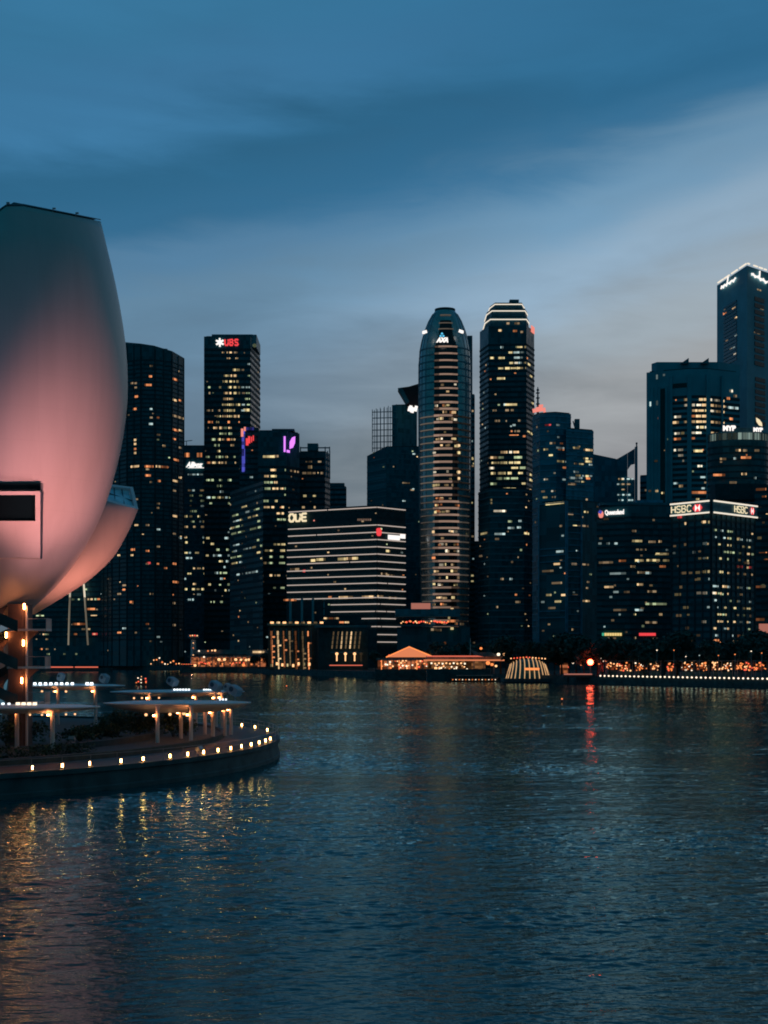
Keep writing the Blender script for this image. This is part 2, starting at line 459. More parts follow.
STROKES = {'H': [[(0, 0), (0, 1)], [(1, 0), (1, 1)], [(0, .5), (1, .5)]], 'U': [[(0, 1), (0, .3), (.2, 0), (.8, 0), (1, .3), (1, 1)]],
           'S': [[(1, .9), (.75, 1), (.2, 1), (0, .8), (.15, .55), (.85, .45), (1, .22), (.8, 0), (.2, 0), (0, .12)]],
           'B': [[(0, 0), (0, 1), (.75, 1), (.95, .8), (.75, .53), (0, .53)], [(.75, .53), (1, .27), (.8, 0), (0, 0)]],
           'C': [[(1, .85), (.75, 1), (.25, 1), (0, .7), (0, .3), (.25, 0), (.75, 0), (1, .15)]],
           'O': [[(.25, 0), (0, .25), (0, .75), (.25, 1), (.75, 1), (1, .75), (1, .25), (.75, 0), (.25, 0)]],
           'E': [[(1, 1), (.25, 1), (0, .75), (0, .25), (.25, 0), (1, 0)], [(0, .5), (.9, .5)]]}


def stroke_text(body, a, u, width, zt, zb, mk, name, parent, rad, gap=.32):
    """Sign letters bent from tube, as neon and channel letters are."""
    n = len(body); w = width / (n + gap * (n - 1)); b = MB()
    for i, ch in enumerate(body):
        for st in STROKES[ch]:
            b.tube([(a.x + u.x * (w * (i * (1 + gap) + x)), a.y + u.y * (w * (i * (1 + gap) + x)), zb + (zt - zb) * y) for x, y in st], rad, 6)
    return b.build(name, M[mk], parent)


def put_text(body, a, u, width, zt, zb, mk, name, parent, shear=0.0, bold=.02):
    cu = bpy.data.curves.new('lettering', 'FONT'); cu.body = body; cu.size = 1; cu.extrude = .03; cu.shear = shear; cu.offset = bold; cu.resolution_u = 3
    to = bpy.data.objects.new('lettering', cu)
    me = bpy.data.meshes.new_from_object(to)
    xs = [v.co.x for v in me.vertices]; ys = [v.co.y for v in me.vertices]
    if not xs: return None
    w, h = max(xs) - min(xs), max(ys) - min(ys)
    off = world_loc(parent)
    n = Vector((u.y, -u.x))
    for v in me.vertices:
        q = a + u * ((v.co.x - min(xs)) / w * width) + n * (v.co.z * 8)
        v.co = Vector((q.x, q.y, zb + (v.co.y - min(ys)) / h * (zt - zb))) - off
    me.materials.clear(); me.materials.append(M[mk]); me.name = name
    o = bpy.data.objects.new(name, me); COL.objects.link(o); o.parent = parent
    bpy.data.objects.remove(to); bpy.data.curves.remove(cu)
    return o




# ------------------------------------------------------------------ the skyline, left to right
def skyline():
    # hidden behind the museum petals, with two slanting light fins
    t = Tower('office_tower', 'low dark tower with two thin slanting white light fins, seen under the white petal', [(18, 1060), (112, 1040)], 520, wall='glass_black', y0=524, step=5, bands=True, band=.3)
    t.region(0, 26, 112, 585, 655, .35, .16, (1.5, 3.5), 1.7, 'orange warm green')
    t.spots(0, [(90, 609, 10, 'orange'), (80, 624, 14, 'orange'), (94, 616, 6, 'warm'), (40, 616, 8, 'green'), (95, 634, 5, 'red'), (116, 648, 2, 'orange')])
    for (xa, ya, xb, yb) in ((69, 585, 67.2, 645), (82, 575, 86.8, 645)):
        b = MB(); b.tube([P(xa, ya, 1038) + Vector((0, 4, 0)), P(xb, yb, 1038) + Vector((0, 4, 0))], .75, 6); b.build('light_fin', M['w_white'], t.root)
    t.done()
    # 1 curved dark tower
    t = Tower('residential_tower', 'dark tower with curved sloping roofline and few orange windows, beside the white petal',
              [(92, 1060), (112, 1022), (127, 1006), (141, 1000), (155, 1001), (172, 1008), (184, 1024)], [341, 342, 343.5, 344, 346, 351, 358], 40, 'glass_black', 'trim_dark', 362, 4.3, .3, .3, pier=9, pierw=.5)
    for fi, xs in ((2, (132, 136)), (3, (147, 151)), (4, (158, 165)), (5, (166, 170, 174, 180)), (1, (119, 124))):
        y = 366
        while y < 645:
            for x in xs:
                if random.random() < .06:
                    t.win(fi, x - 1.2, x + random.uniform(.8, 2.4), y, 1.7, random.choice(['orange', 'orange', 'warm', 'dim', 'dim', 'cool', 'dim']))
            y += 4.3
    for fi, l in ((3, [(150.5, 376.5, 3, 'orange'), (148, 385, 7, 'orange'), (151, 424, 4, 'cool'), (149, 466.5, 9, 'orange'), (148, 475.5, 6, 'orange'), (149, 563, 4, 'red')]),
                  (2, [(135, 466.5, 8, 'warm'), (136.5, 396.6, 3, 'orange'), (135, 409, 3, 'orange'), (135, 440, 2.5, 'warm'), (135, 444, 2.5, 'warm'), (135, 449, 2.5, 'orange'), (135, 453, 2.5, 'warm'), (133, 549.6, 4, 'orange'), (132, 602, 4, 'orange')]),
                  (4, [(158, 466.5, 5, 'warm'), (164.5, 467, 7, 'orange'), (159, 481, 3, 'orange'), (164, 446, 3, 'warm')]),
                  (5, [(175, 379.5, 5, 'orange'), (174, 400, 5, 'warm'), (178, 417, 11, 'dim'), (175, 430, 6, 'orange'), (176, 460, 5, 'orange'), (175, 481, 5, 'warm'), (174, 516, 6, 'warm'), (173, 563.6, 6, 'orange'), (175, 582, 7, 'orange'), (172, 603, 6, 'dim'), (173, 625, 5, 'dim')])):
        t.spots(fi, l, 2.1)
    b = MB(); b.tube([P(160, 351, 1020), P(160, 348.6, 1020)], .4, 5); b.tube([P(156, 348.4, 1020), P(167.5, 349.2, 1020)], .35, 5); b.build('roof_crane', M['stone_dark'], t.root)
    t.done(.003)
    # 2 small block with orange squares and white slanted sign
    t = Tower('office_block', 'teal block with two orange squares above a white slanted sign, between two taller towers', [(180, 1150), (208, 1150)], 446, 40, 'glass_teal', 'trim_teal', 480, 5.2, .3)
    t.spots(0, [(187, 455, 5, 'orange'), (199.5, 455, 5, 'orange')], 4.2)
    t.text(0, 'Allianz', 186, 203, 462, 467.5, 'sign_white', shear=.35, bold=.05)
    t.box_sign(0, 188, 204, 467.6, 468.2, 'sign_white', 'light_strip')
    t.spots(0, [(192, 474.5, 8, 'cool'), (200, 474.5, 6, 'cool')], 1.4)
    b = MB(); b.tube([P(186.5, 447, 1160), P(186.5, 441, 1160)], .35, 5); b.tube([P(183.6, 441.4, 1160), P(192.4, 440.4, 1160)], .35, 5); b.build('roof_crane', M['stone_dark'], t.root)
    t.region(0, 183, 206, 483, 600, .75, .42, (1.5, 4), 1.9, 'green yellow warm cool')
    t.done()
    # 3 bank tower, emblem and three red letters
    t = Tower('bank_tower', 'tall tower with three red letters and white emblem on its crown', [(204, 1100), (250.5, 1100), (260, 1140)], 336.5, 40, 'glass_black', 'trim_dark', 352.5, 5.8, .42, .4)
    b = MB(); b.obox(P(232, 335.3, 1104) + Vector((0, 8, 0)), 36, 14, 2.2); b.build('roof_parapet', M['stone_dark'], t.root)
    b = MB(); b.prism([Vector((X(251.5, 1106), 1106)), Vector((X(256.5, 1109), 1109)), Vector((X(260.4, 1136), 1136)), Vector((X(252, 1136), 1136))], Z(345, 1100), [Z(334.6, 1106), Z(334.6, 1109), Z(345.5, 1136), Z(336, 1136)])
    b.build('roof_blade', M['trim_teal'], t.root)
    b = MB(); b.ball(P(254.6, 345.5, 1098), 1.7); b.build('roof_lamp', M['w_green'], t.root)
    fa = t.faces[0]; h0, _ = fa.hit(225); stroke_text('UBS', h0 + fa.n * .8, fa.u, 11.6, Z(339.8, h0.y), Z(345.4, h0.y), 'sign_red', 'sign', t.root, .8, .5)
    b = MB(); c = P(219.8, 342.4, 1099.2)
    for k in range(3): b.obox(c, 7.5, .6, 1.5, rot=Matrix.Rotation(k * math.pi / 3 + .5, 3, 'Y'))
    b.obox(c, 3.6, .7, 3.6); b.build('emblem', M['sign_white'], t.root)
    t.region(0, 221, 239, 352, 362, 1, .55, (1.5, 3.5), 1.6, 'dim warm')
    t.region(0, 221, 240, 362, 418, .97, .86, (2, 6), 2.1, 'yellow warm yellow')
    t.region(0, 206, 221, 380, 470, .6, .42, (1.5, 4), 1.9, 'green yellow dim')
    t.region(0, 240, 250, 363, 415, .75, .6, (2, 5), 1.6, 'cool green dim')
    t.spots(0, [(246.5, 410, 6, 'yellow')], 2.6)
    t.region(0, 205, 236, 421, 470, .75, .55, (1.5, 5), 2.1, 'yellow orange green warm')
    t.region(0, 204, 236, 474, 605, .6, .36, (1.5, 4), 2.0, 'green yellow cool')
    t.done()
    # dark slab with a blue led strip down its edge
    t = Tower('office_tower', 'black slab tower edged by a blue light strip and red sign', [(239.5, 1020), (259, 1020)], 428.5, 30, 'glass_black', 'trim_dark', 434, 5.4, .3)
    t.box_sign(0, 242, 245, 431, 472, 'sign_blue', 'led_strip'); t.box_sign(0, 245.2, 254, 427.6, 430.4, 'sign_blue', 'led_strip', off=1.2)
    t.box_sign(0, 241.2, 243.6, 429, 437, 'sign_pink', 'red_sign', off=1.5); t.box_sign(0, 244.2, 246, 427.4, 431.5, 'sign_pink', 'red_sign', off=1.9)
    for k, (xa, xb, ya, yb) in enumerate(((246, 248.6, 438.5, 445.5), (248.2, 250.4, 436.5, 443.5), (251.2, 252.2, 437, 442.5), (252.9, 254, 435.8, 441))): t.box_sign(0, xa, xb, ya, yb, 'sign_red', 'red_sign', off=.8 + .15 * k)
    t.region(0, 241, 258, 476, 600, .25, .3, (1.5, 4), 1.8, 'green cool dim'); t.done()
    # 4 tower with violet leaf sign
    t = Tower('office_tower', 'dark office tower with violet bracket and leaf sign, broad and flat roofed', [(258, 1000), (286, 1000), (299.5, 1012)], 431, 36, 'glass_black', 'trim_dark', 470, 6.2, .35)
    b = MB(); b.obox(P(283, 429.6, 1003) + Vector((0, 6, 0)), 18, 10, 1.6); b.build('roof_parapet', M['stone_dark'], t.root)
    f = t.faces[1]
    t.box_sign(0, 283.8, 285.6, 436.5, 452, 'sign_purple', 'purple_bracket'); t.box_sign(1, 286.2, 289, 450.2, 452.6, 'sign_purple', 'purple_bracket')
    b = MB(); ps = [(289.5, 449), (289.6, 442), (292, 437.5), (295.3, 436.3), (295, 443), (293, 447.6)]
    b.face([P(x, y, 998.6) for x, y in ps]); b.face([P(x, y, 999.4) for x, y in reversed(ps)])
    b.build('purple_leaf', M['sign_purple'], t.root)
    t.spots(0, [(269, 456.6, 12, 'yellow'), (276, 456.2, 5, 'dim')], 2.2)
    t.region(0, 262, 286, 466, 590, .82, .55, (2, 6), 2.0, 'warm yellow green')
    t.region(1, 286, 299, 466, 560, .5, .4, (1.5, 4), 1.8, 'dim warm'); t.done()
    # receding block in front, lines of windows rising to the right
    t = Tower('office_block', 'squat black block whose rows of greenish windows rise towards the right', [(230, 960), (263, 900)], 487, 40, 'glass_black', 'trim_dark', 494, 6.1, .35, ref=930)
    t.region(0, 231, 262, 500, 575, .75, .5, (1.5, 6), 1.7, 'green cool green yellow'); t.done()
    # 5 tower with open roof frame
    t = Tower('office_tower', 'dark tower with an open lattice frame on its roof corner', [(299, 1050), (325, 1050), (330, 1062)], 452, 30, 'glass_black', 'trim_dark', 456, 5.7, .35)
    b = MB()
    b.obox(P(313, 447.7, 1060), 9, 8, 6); b.build('plant_room', M['stone_dark'], t.root)
    b = MB()
    for x in (300.5, 325.2, 329.6): b.obox(P(x, 449.5, 1046), .9, .9, 4.5)
    b.obox(P(315, 447.8, 1046), 24.5, 1, .9)
    for x in (325.4, 327.6, 329.8): b.obox(P(x, 464, 1047), .8, .8, 22)
    for y in (455, 460, 466, 472): b.obox(P(327.6, y, 1046.6), 3.8, .7, .8)
    b.build('roof_frame', M['trim_teal'], t.root)
    t.region(0, 301, 325, 459, 560, .55, .38, (1.5, 4), 2, 'warm yellow dim'); t.spots(0, [(310, 467, 4, 'warm')], 3); t.done()
    # 6
    t = Tower('office_block', 'plain black stub of a building without lit windows behind the hotel roof', [(327.5, 1150), (346.5, 1150)], 487, 30, 'glass_teal', 'trim_dark', 492, 5, .4)
    b = MB(); b.obox(P(337, 485.5, 1158), 14, 10, 3.4); b.build('plant_room', M['stone_dark'], t.root); t.done()

    # 7 the office block with led floor lines
    t = Tower('office_building', 'wide black building with white lit floor lines and three cream letters at its roofline', [(286.5, 880), (377, 850), (405.5, 867)], 506, 40, 'trim_dark', 'trim_dark', 513, 7.55, .2, .25, floor_to=645)
    dr = 850; f0, f1 = t.faces[0], t.faces[1]
    def floor_line(y, xa, xb, gaps=()):
        z = Z(y, dr)
        for fi, lo, hi in ((0, 287, 377), (1, 377, 405)):
            a, c = max(xa, lo), min(xb, hi)
            if c - a < 1: continue
            segs = [(a, c)]
            for g in gaps:
                segs = [q for s_ in segs for q in (((s_[0], g - .7), (g + .7, s_[1])) if s_[0] < g < s_[1] else (s_,))]
            for q in segs:
                f = t.faces[fi]; p, tp = f.hit(q[0]); r, tr = f.hit(q[1]); m = (p + r) / 2 + f.n * .55
                b = MB(); b.obox((m.x, m.y, z), max(.3, abs(tr - tp)), .5, .62, f.ang); b.build('light_line', M['line'], t.root)
    floor_line(507.3, 289, 405, (328,))
    ys = [525 + 7.25 * k for k in range(11)]
    for i, y in enumerate(ys): floor_line(y, 287.5 if i > 2 else 288.5, 405, {1: (317,), 8: (387,), 5: (350,)}.get(i, ()))
    floor_line(604, 331, 405, (380,)); floor_line(611.3, 331, 399, (386, 376)); floor_line(618.5, 362, 395, (380,)); floor_line(626.5, 370, 400, (381,)); floor_line(634.5, 377, 404); floor_line(642, 377, 404)
    h0, _ = f0.hit(290.4); stroke_text('OUE', h0 + f0.n * 1.6, f0.u, 13.6, Z(514.6, h0.y), Z(521.8, h0.y), 'sign_cream', 'sign', t.root, .8, .32)
    t.box_sign(0, 314, 315, 520, 521.2, 'sign_pink', 'marker_lamp')
    for k in range(8): t.box_sign(0, 358 + k * 1.75, 359 + k * 1.75, 518.8, 520.8, 'balcony', 'small_letter')
    b = MB(); b.ball(P(379, 532, 848), 1.9, .8, 3.1); b.ball(P(378, 529.8, 848), 1.2, .8, 1.2); b.build('red_emblem', M['sign_red'], t.root)
    t.box_sign(1, 387.5, 399, 535.3, 540, 'sign_white'); t.box_sign(1, 399.4, 404.3, 534.3, 538.6, 'sign_white', off=.9)
    for i, y in enumerate(ys[:-1]):
        t.region(0, 289, 376, y + 3.2, y + 3.3, 1, .1, (1.5, 5), 1.8, 'dim dim orange green', 10); t.region(1, 378, 405, y + 3, y + 3.1, 1, .2, (1.5, 5), 1.8, 'dim dim warm', 10)
    for (x, y, w, k) in ((313, 560.5, 5, 'yellow'), (321, 559.5, 9, 'yellow'), (342, 559, 8, 'yellow'), (350, 558.5, 7, 'warm'), (355.5, 558.3, 5, 'yellow'), (304, 571, 3, 'red'), (295, 569.5, 9, 'dim'), (330, 597.5, 3, 'orange'), (346, 597.5, 14, 'warm'), (368, 597, 12, 'warm')): t.win(0, x - w / 2, x + w / 2, y, 2.6, k)
    for (x, y, w, k) in ((380, 596.5, 6, 'warm'), (388, 551, 4, 'yellow'), (392, 598, 8, 'dim'), (384, 574, 6, 'dim'), (390, 575.5, 8, 'dim')): t.win(1, x - w / 2, x + w / 2, y, 2.2, k)
    # colonnade on the left corner
    for x in (290.5, 302, 313, 324.5):
        b = MB(); q = P(x, 608, 868); b.tube([(q.x, q.y, Z(622, 868)), (q.x, q.y, Z(598.5, 868))], .85, 10); b.build('column', M['stone_blue'], t.root)
    b = MB(); q = P(290, 600, 867); b.obox(q, 9, 1, 1.2); b.build('canopy_light', M['w_orange'], t.root)
    t.done()
    # 8 low lit hotel on the water
    hotel()
    # 9 tower with flared roof fin
    t = Tower('office_tower', 'dark teal tower with a lattice glass crown and flaring red lined roof fin', [(367, 1010), (386, 990), (425, 1000)], [456, 447, 447], 40, 'glass_teal', 'trim_teal', 450, 5.4, .2, .2)
    b = MB(); b.prism([Vector((X(392, 1001), 1001)), Vector((X(397, 1000), 1000)), Vector((X(417, 1012), 1012)), Vector((X(398, 1030), 1030))], Z(470, 1000), [Z(405.5, 1003), Z(404.5, 1000), Z(404, 1012), Z(408, 1030)]); b.build('crown_block', M['glass_teal'], t.root)
    b = MB()
    for k in range(7): x = 372.3 + k * 4; q = P(x, 430, 1001.5 - k * .35); b.obox((q.x, q.y, (Z(452, 1001) + Z(409.3 - k * .8, 1001)) / 2), .5, .6, Z(409.3 - k * .8, 1001) - Z(452, 1001))
    for k in range(7): y = 412 + k * 6; b.obox((X(384.5, 1001), 1000.5, Z(y, 1001)), 20, .5, .6, -.12)
    
    for k in range(7): x = 374.3 + k * 3.2; b.obox((X(x, 1020), 1020, (Z(452, 1020) + Z(410 - k * .6, 1020)) / 2), .5, .6, Z(410 - k * .6, 1020) - Z(452, 1020))
    for k in range(7): y = 412 + k * 6; b.obox((X(372.5, 1010), 1010, Z(y, 1005)), .5, 19, .5)
    b.build('crown_lattice', M['trim_teal'], t.root)
    b = MB(); pf = [(398, 388), (409, 386.5), (419, 383.5), (419, 405), (408, 405)]
    b.loft([[P(x, y, 1000) for x, y in pf], [P(x, y, 1000) + Vector((0, 14, 0)) for x, y in pf]]); b.build('roof_fin', M['fin_red'], t.root)
    b = MB(); pf = [(397.6, 388.2), (402, 387.4), (409.5, 402), (406.5, 404)]
    b.loft([[P(x, y, 996) for x, y in pf], [P(x, y, 999.5) for x, y in pf]]); b.build('fin_blade', M['stone_dark'], t.root)
    b = MB()
    for (x, y, w, h) in ((409.5, 409, 3, 5), (412.5, 410, 3.4, 6), (415.8, 408.6, 3, 6), (411, 406.2, 3, 1.4)): b.obox(P(x, y, 988), w * .8, .7, h * .72, rot=Matrix.Rotation(.25, 3, 'Y'))
    b.build('white_logo', M['sign_white'], t.root)
    t.spots(1, [(404, 501, 3, 'cool'), (412, 490, 4, 'dim'), (406, 483, 7, 'dim'), (414, 454, 3, 'cool')], 1.3)
    t.done()
    bullet_tower()
    # gap fillers behind
    t = Tower('office_block', 'dark block closing the gap between the round tower and the stepped crown tower', [(440, 1080), (520, 1080)], 542, 30, 'glass_black', 'trim_dark', 546, 5, .4); t.done()
    # 12 stepped crown tower
    t = Tower('office_tower', 'tall chamfered tower with three bright light bands round its stepped crown', [(479.8, 962), (488.5, 942), (526.5, 940), (534.2, 958)], [332, 325.5, 325.5, 331], 46, 'glass_black', 'trim_dark', 347, 5.25, .35, .35, pier=0)
    for (xa, xb, yb, yt, yl, lip) in ((485.5, 529, 326, 316.5, 319.5, 1.0), (487, 527.5, 316.5, 308.5, 311, .9), (490, 524.5, 308.5, 302.6, 304.4, .8)):
        xc = (xa + xb) / 2
        def octo(e, y): return [Vector((X(px, 950) + ex * e, 950 + oy + ey * e)) for px, oy, ex, ey in ((xa, 2, -1, 0), (xa + 4, -9, -.4, -1), (xb - 4, -9, .4, -1), (xb, 2, 1, 0), (xb, 20, 1, 1), (xa, 20, -1, 1))]
        b = MB(); b.prism(octo(0, 0), Z(yb, 941) - .5, Z(yt, 941)); b.build('crown_tier', M['stone_dark'], t.root)
        b = MB(); b.prism(octo(lip * .6, 0), Z(yl + .45, 941), Z(yl - .4, 941)); b.build('crown_light', M['crown'], t.root)
    b = MB(); b.obox(P(514, 301.6, 950), 7, 5, 1.8); b.build('plant_room', M['stone_dark'], t.root)
    t.box_sign(2, 530.8, 533.8, 326.5, 333, 'sign_pink', off=.4)
    for y in (332, 338.5, 345): t.win(1, 505, 524, y, .9, 'dim') if False else None
    t.spots(1, [(508, 323.4, 3, 'dim'), (517, 323.4, 5, 'dim'), (500, 330.5, 4, 'warm'), (515, 331, 4, 'orange'), (522, 332, 3, 'dim'), (502, 347.3, 3, 'cool'), (492, 358, 4, 'yellow'), (501.5, 358, 6, 'yellow'), (501, 378.5, 8, 'yellow'), (511, 404.6, 12, 'yellow'), (514, 425, 3, 'cool'), (514, 434.5, 9, 'orange'), (505, 404.6, 3, 'cool')], 2)
    t.region(1, 508, 526, 345, 372, .95, .6, (2, 6), 1.8, 'yellow cool white'); t.region(1, 498, 518, 367, 371, 1, .8, (3, 6), 2, 'yellow')
    t.region(2, 527, 533.5, 345, 440, .35, .45, (1.5, 3), 1.8, 'yellow dim'); t.region(1, 490, 526, 405, 448, .35, .2, (1.5, 4), 1.8, 'orange dim')
    t.region(1, 489, 526, 450, 490, .97, .62, (2.5, 8), 2.2, 'yellow warm white green'); t.region(2, 527, 534, 450, 490, .6, .6, (2, 4), 2, 'yellow warm')
    t.done()
    # 13 lower slab in front
    t = Tower('office_tower', 'banded blue black tower standing in front of the stepped crown tower', [(478.3, 880), (490, 862), (524, 862), (536.6, 876)], 489, 36, 'glass_black', 'trim_teal', 494, 6.3, .22, .3)
    t.spots(1, [(500, 511, 13, 'white'), (510, 521.5, 4, 'green'), (520, 521, 3, 'cool'), (511, 528, 7, 'cool'), (519, 527.5, 4, 'cool'), (500, 534, 11, 'cool'), (490, 500, 4, 'yellow'), (490, 503, 4, 'yellow'), (521, 550, 2, 'green'), (511, 579, 3, 'cool'), (502, 579, 3, 'dim'), (512, 562, 2, 'dim'), (518, 602, 5, 'dim'), (497, 607, 2, 'dim'), (497, 539, 4, 'dim')], 2)
    t.spots(0, [(484, 533.5, 6, 'yellow'), (481, 556, 3, 'dim')], 2); t.spots(2, [(526.5, 533.5, 5, 'yellow')], 2)
    t.done()
    mast_tower()
    # 15 tower with triangular notch
    d = 900
    root = thing('office_tower', 'dark blue tower whose roof rises to a spire over a small open notch', 'office tower', (X(615, d), d, 2.9))
    b = MB(); b.prism([Vector((X(593, d), d)), Vector((X(617, d), d)), Vector((X(617, d + 30), d + 30)), Vector((X(594, d + 30), d + 30))], 2.9, [Z(454, d), Z(459, d), Z(459, d), Z(454, d)]); b.build('facade', M['glass_blue'], root)
    b = MB(); dd = d + 1
    b.loft([[P(x, y, dd + e) for x, y in ((617, 459), (617, 660), (627.5, 660), (627.5, 453))] for e in (0, 26)])
    b.loft([[P(x, y, dd + e) for x, y in ((627.6, 453), (627.6, 470), (631, 465), (634.6, 464), (634.6, 448.5))] for e in (0, 26)])
    b.loft([[P(x, y, dd + e) for x, y in ((627.6, 477), (627.6, 660), (634.6, 660), (634.6, 480))] for e in (0, 26)])
    b.build('notched_wing', M['glass_blue'], root)
    b = MB(); b.loft([[P(x, y, dd + e) for x, y in ((634.7, 447), (634.7, 660), (637.6, 660), (637.6, 446))] for e in (-1, 25)]); b.build('corner_pier', M['stone_blue'], root)
    b = MB(); b.tube([P(636.6, 447, d), P(636.6, 443.5, d)], .5, 6); b.ball(P(636.6, 443.4, d), .8); b.build('spire', M['steel'], root)
    fw = Tower.__new__(Tower); fw.root = root; fw.wins = []; fw.dref = dd; fw.fh = 4.; fw.faces = [Face((X(594, dd), dd - .4), (X(640, dd), dd - .4))]; fw.step = 5.3; fw.y0 = 479
    fw.region(0, 616, 634, 479, 502, .9, .6, (1.5, 5), 1.5, 'dim dim cool'); fw.spots(0, [(621, 479, 5, 'warm')], 1.6); fw.done()
    # 16 dark block with emblem
    t = Tower('office_building', 'black block with small white lettering and round red emblem under its roof edge', [(596.8, 606), (630, 600), (673, 603)], 506, 40, 'glass_black', 'trim_dark', 520, 5.9, .3, .3)
    t.text(0, 'Queensland', 605.2, 624.2, 510.2, 516, 'sign_white', bold=.03)
    b = MB(); c = P(601, 514.4, 603); b.ball(c, 1.25, .5, 1.9); b.build('red_emblem', M['sign_pink'], t.root)
    b = MB(); b.obox(c + Vector((-.5, -.6, 1.1)), 1.5, .4, 1.5, rot=Matrix.Rotation(.6, 3, 'Y')); b.build('blue_emblem', M['sign_blue'], t.root)
    b = MB(); b.obox(P(648, 503.2, 612), 13, 8, 2.1); b.build('roof_screen', M['trim_blue'], t.root)
    b = MB(); b.obox(P(634, 504.6, 608), 34, 6, 1.2); b.build('roof_parapet', M['stone_dark'], t.root)
    t.spots(1, [(637, 541, 10, 'yellow'), (652, 541.8, 7, 'dim'), (660, 541.5, 3, 'warm'), (662, 554, 13, 'yellow'), (639, 560.5, 9, 'yellow'), (653, 560.3, 13, 'yellow'), (666, 560.5, 6, 'yellow'), (662.5, 566.5, 6, 'orange'), (632.5, 566.5, 5, 'warm'), (644, 572.5, 13, 'dim'), (640, 584.5, 6, 'warm'), (652, 591.5, 9, 'dim'), (656, 604, 21, 'green'), (639, 610, 8, 'cool'), (651, 622.5, 12, 'dim'), (648, 573, 6, 'cool'), (634, 531, 4, 'dim')], 2.1)
    t.spots(0, [(622.5, 560.8, 7, 'orange'), (609, 587, 9, 'warm'), (618, 573.5, 16, 'cool'), (616, 592, 5, 'cool'), (628, 592, 8, 'dim'), (606, 562.5, 14, 'dim'), (600, 543.5, 3, 'cool'), (608, 543.5, 3, 'cool'), (616, 543.5, 3, 'cool'), (601, 538.5, 3, 'dim'), (620, 610, 13, 'dim'), (606, 519, 5, 'dim')], 2.0)
    t.region(0, 599, 629, 545, 620, .5, .14, (1.5, 3), 1.7, 'dim cool'); t.region(1, 631, 671, 545, 625, .55, .18, (1.5, 3), 1.7, 'dim cool yellow')
    for k in range(8): t.box_sign(0, 602.4 + k * 2.5, 604.4 + k * 2.5, 633, 635.8, 'sign_green' if k == 0 else 'sign_yellow', 'small_letter')
    for k in range(9): t.box_sign(1, 638.8 + k * 1.85, 640.2 + k * 1.85, 633, 635.8, 'sign_red', 'small_letter')
    t.spots(1, [(655, 638.5, 4, 'dim'), (661, 644.5, 4, 'cool'), (642, 644.5, 5, 'dim'), (668, 646, 3, 'white')], 1.6); t.spots(0, [(612, 638.3, 8, 'dim'), (620, 644, 4, 'green')], 1.8)
    t.done()
    right_group()


def hotel():
    d = 765
    root = thing('hotel_building', 'low waterfront hotel with seven columns of warm lights on its front', 'hotel', (X(292, d), d, 2.9))
    b = MB(); b.prism([Vector((X(268, d), d)), Vector((X(317, d - 4), d - 4)), Vector((X(319, d + 22), d + 22)), Vector((X(272, d + 22), d + 22))], 2.9, Z(625.5, d))
    b.build('wall', M['trim_dark'], root)
    b = MB(); b.obox(P(293, 624.3, d) + Vector((0, 6, 0)), 31, 20, 1.5); b.build('roof', M['stone_dark'], root)
    for i in range(9):
        b = MB(); b.obox(P(272 + i * 6.2, 622.6, d - 5), 2.0, 1, 1.1); b.build('roof_lamp', M['w_warm'] if i % 2 else M['bulb'], root)
    for i, x in enumerate((271.8, 278.2, 284, 290, 296, 303, 308.5)):
        b = MB()
        y = 631
        while y < 667:
            hh = random.uniform(3, 6)
            if random.random() < .9: b.obox(P(x + (y - 648) * .03, y + hh / 2, d - 5.4), .7 + .4 * (random.random() < .35), .6, hh * .6)
            if random.random() < .3 and y > 636: b.obox(P(x + 1.8, y + 1, d - 5.4), 1.5, .5, .9)
            y += hh + .3
        b.build('light_column', M['w_warm'] if i % 2 else M['w_orange'], root)
        b = MB(); b.obox(P(x + 2.6, 648, d - 5.2), .45, .8, 24); b.build('pier', M['stone_dark'], root)
    for i in range(8):
        b = MB(); b.obox(P(271.6 + i * 5.4, random.uniform(663, 666.5), d - 5.6), 1.2, .6, 1.7); b.build('entrance_lamp', M['bulb'] if i % 3 else M['w_yellow'], root)
    d = 735
    root = thing('hotel_wing', 'dark hotel wing with slanting lit fins above three lobby lamps', 'hotel', (X(345, d), d, 2.9))
    b = MB(); b.prism([Vector((X(318.5, d), d)), Vector((X(368, d - 10), d - 10)), Vector((X(368, d + 18), d + 18)), Vector((X(320, d + 18), d + 18))], 2.9, Z(628, d)); b.build('wall', M['trim_dark'], root)
    b = MB(); b.obox(P(343, 626.6, d) + Vector((0, 5, 0)), 31, 22, 1.3, -.1); b.build('roof', M['stone_dark'], root)
    for i in range(7):
        b = MB(); x = 333.6 + i * 4.45
        for k in range(4): b.obox(P(x - k * .45, 633.5 + k * 4.4, d - 12), .75, .6, 2.2, rot=Matrix.Rotation(.1, 3, 'Y'))
        b.build('lit_fin', M['w_warm'], root)
    for x in (336.8, 345.4, 354.6, 361):
        b = MB(); b.ball(P(x, 653.8, d - 13), .9); b.obox(P(x, 658, d - 12.8), .7, .5, 3.6); b.build('lobby_lamp', M['bulb'] if x < 360 else M['w_dim'], root)
    b = MB(); b.obox(P(346, 665.3, d - 14), 19, 1.2, .5); b.build('ledge_light', M['hot_strip'], root)
    b = MB(); b.obox(P(346, 652.3, d - 12), 18, 2.4, .7); b.build('canopy', M['stone_dark'], root)
    for i in range(5):
        b = MB(); b.obox(P(326 + i * 5.2, 618.3 + (i > 2) * 4, d + 10), 2.6, 1.2, 1.0); b.build('terrace_lamp', M['w_orange'] if i % 2 else M['w_warm'], root)


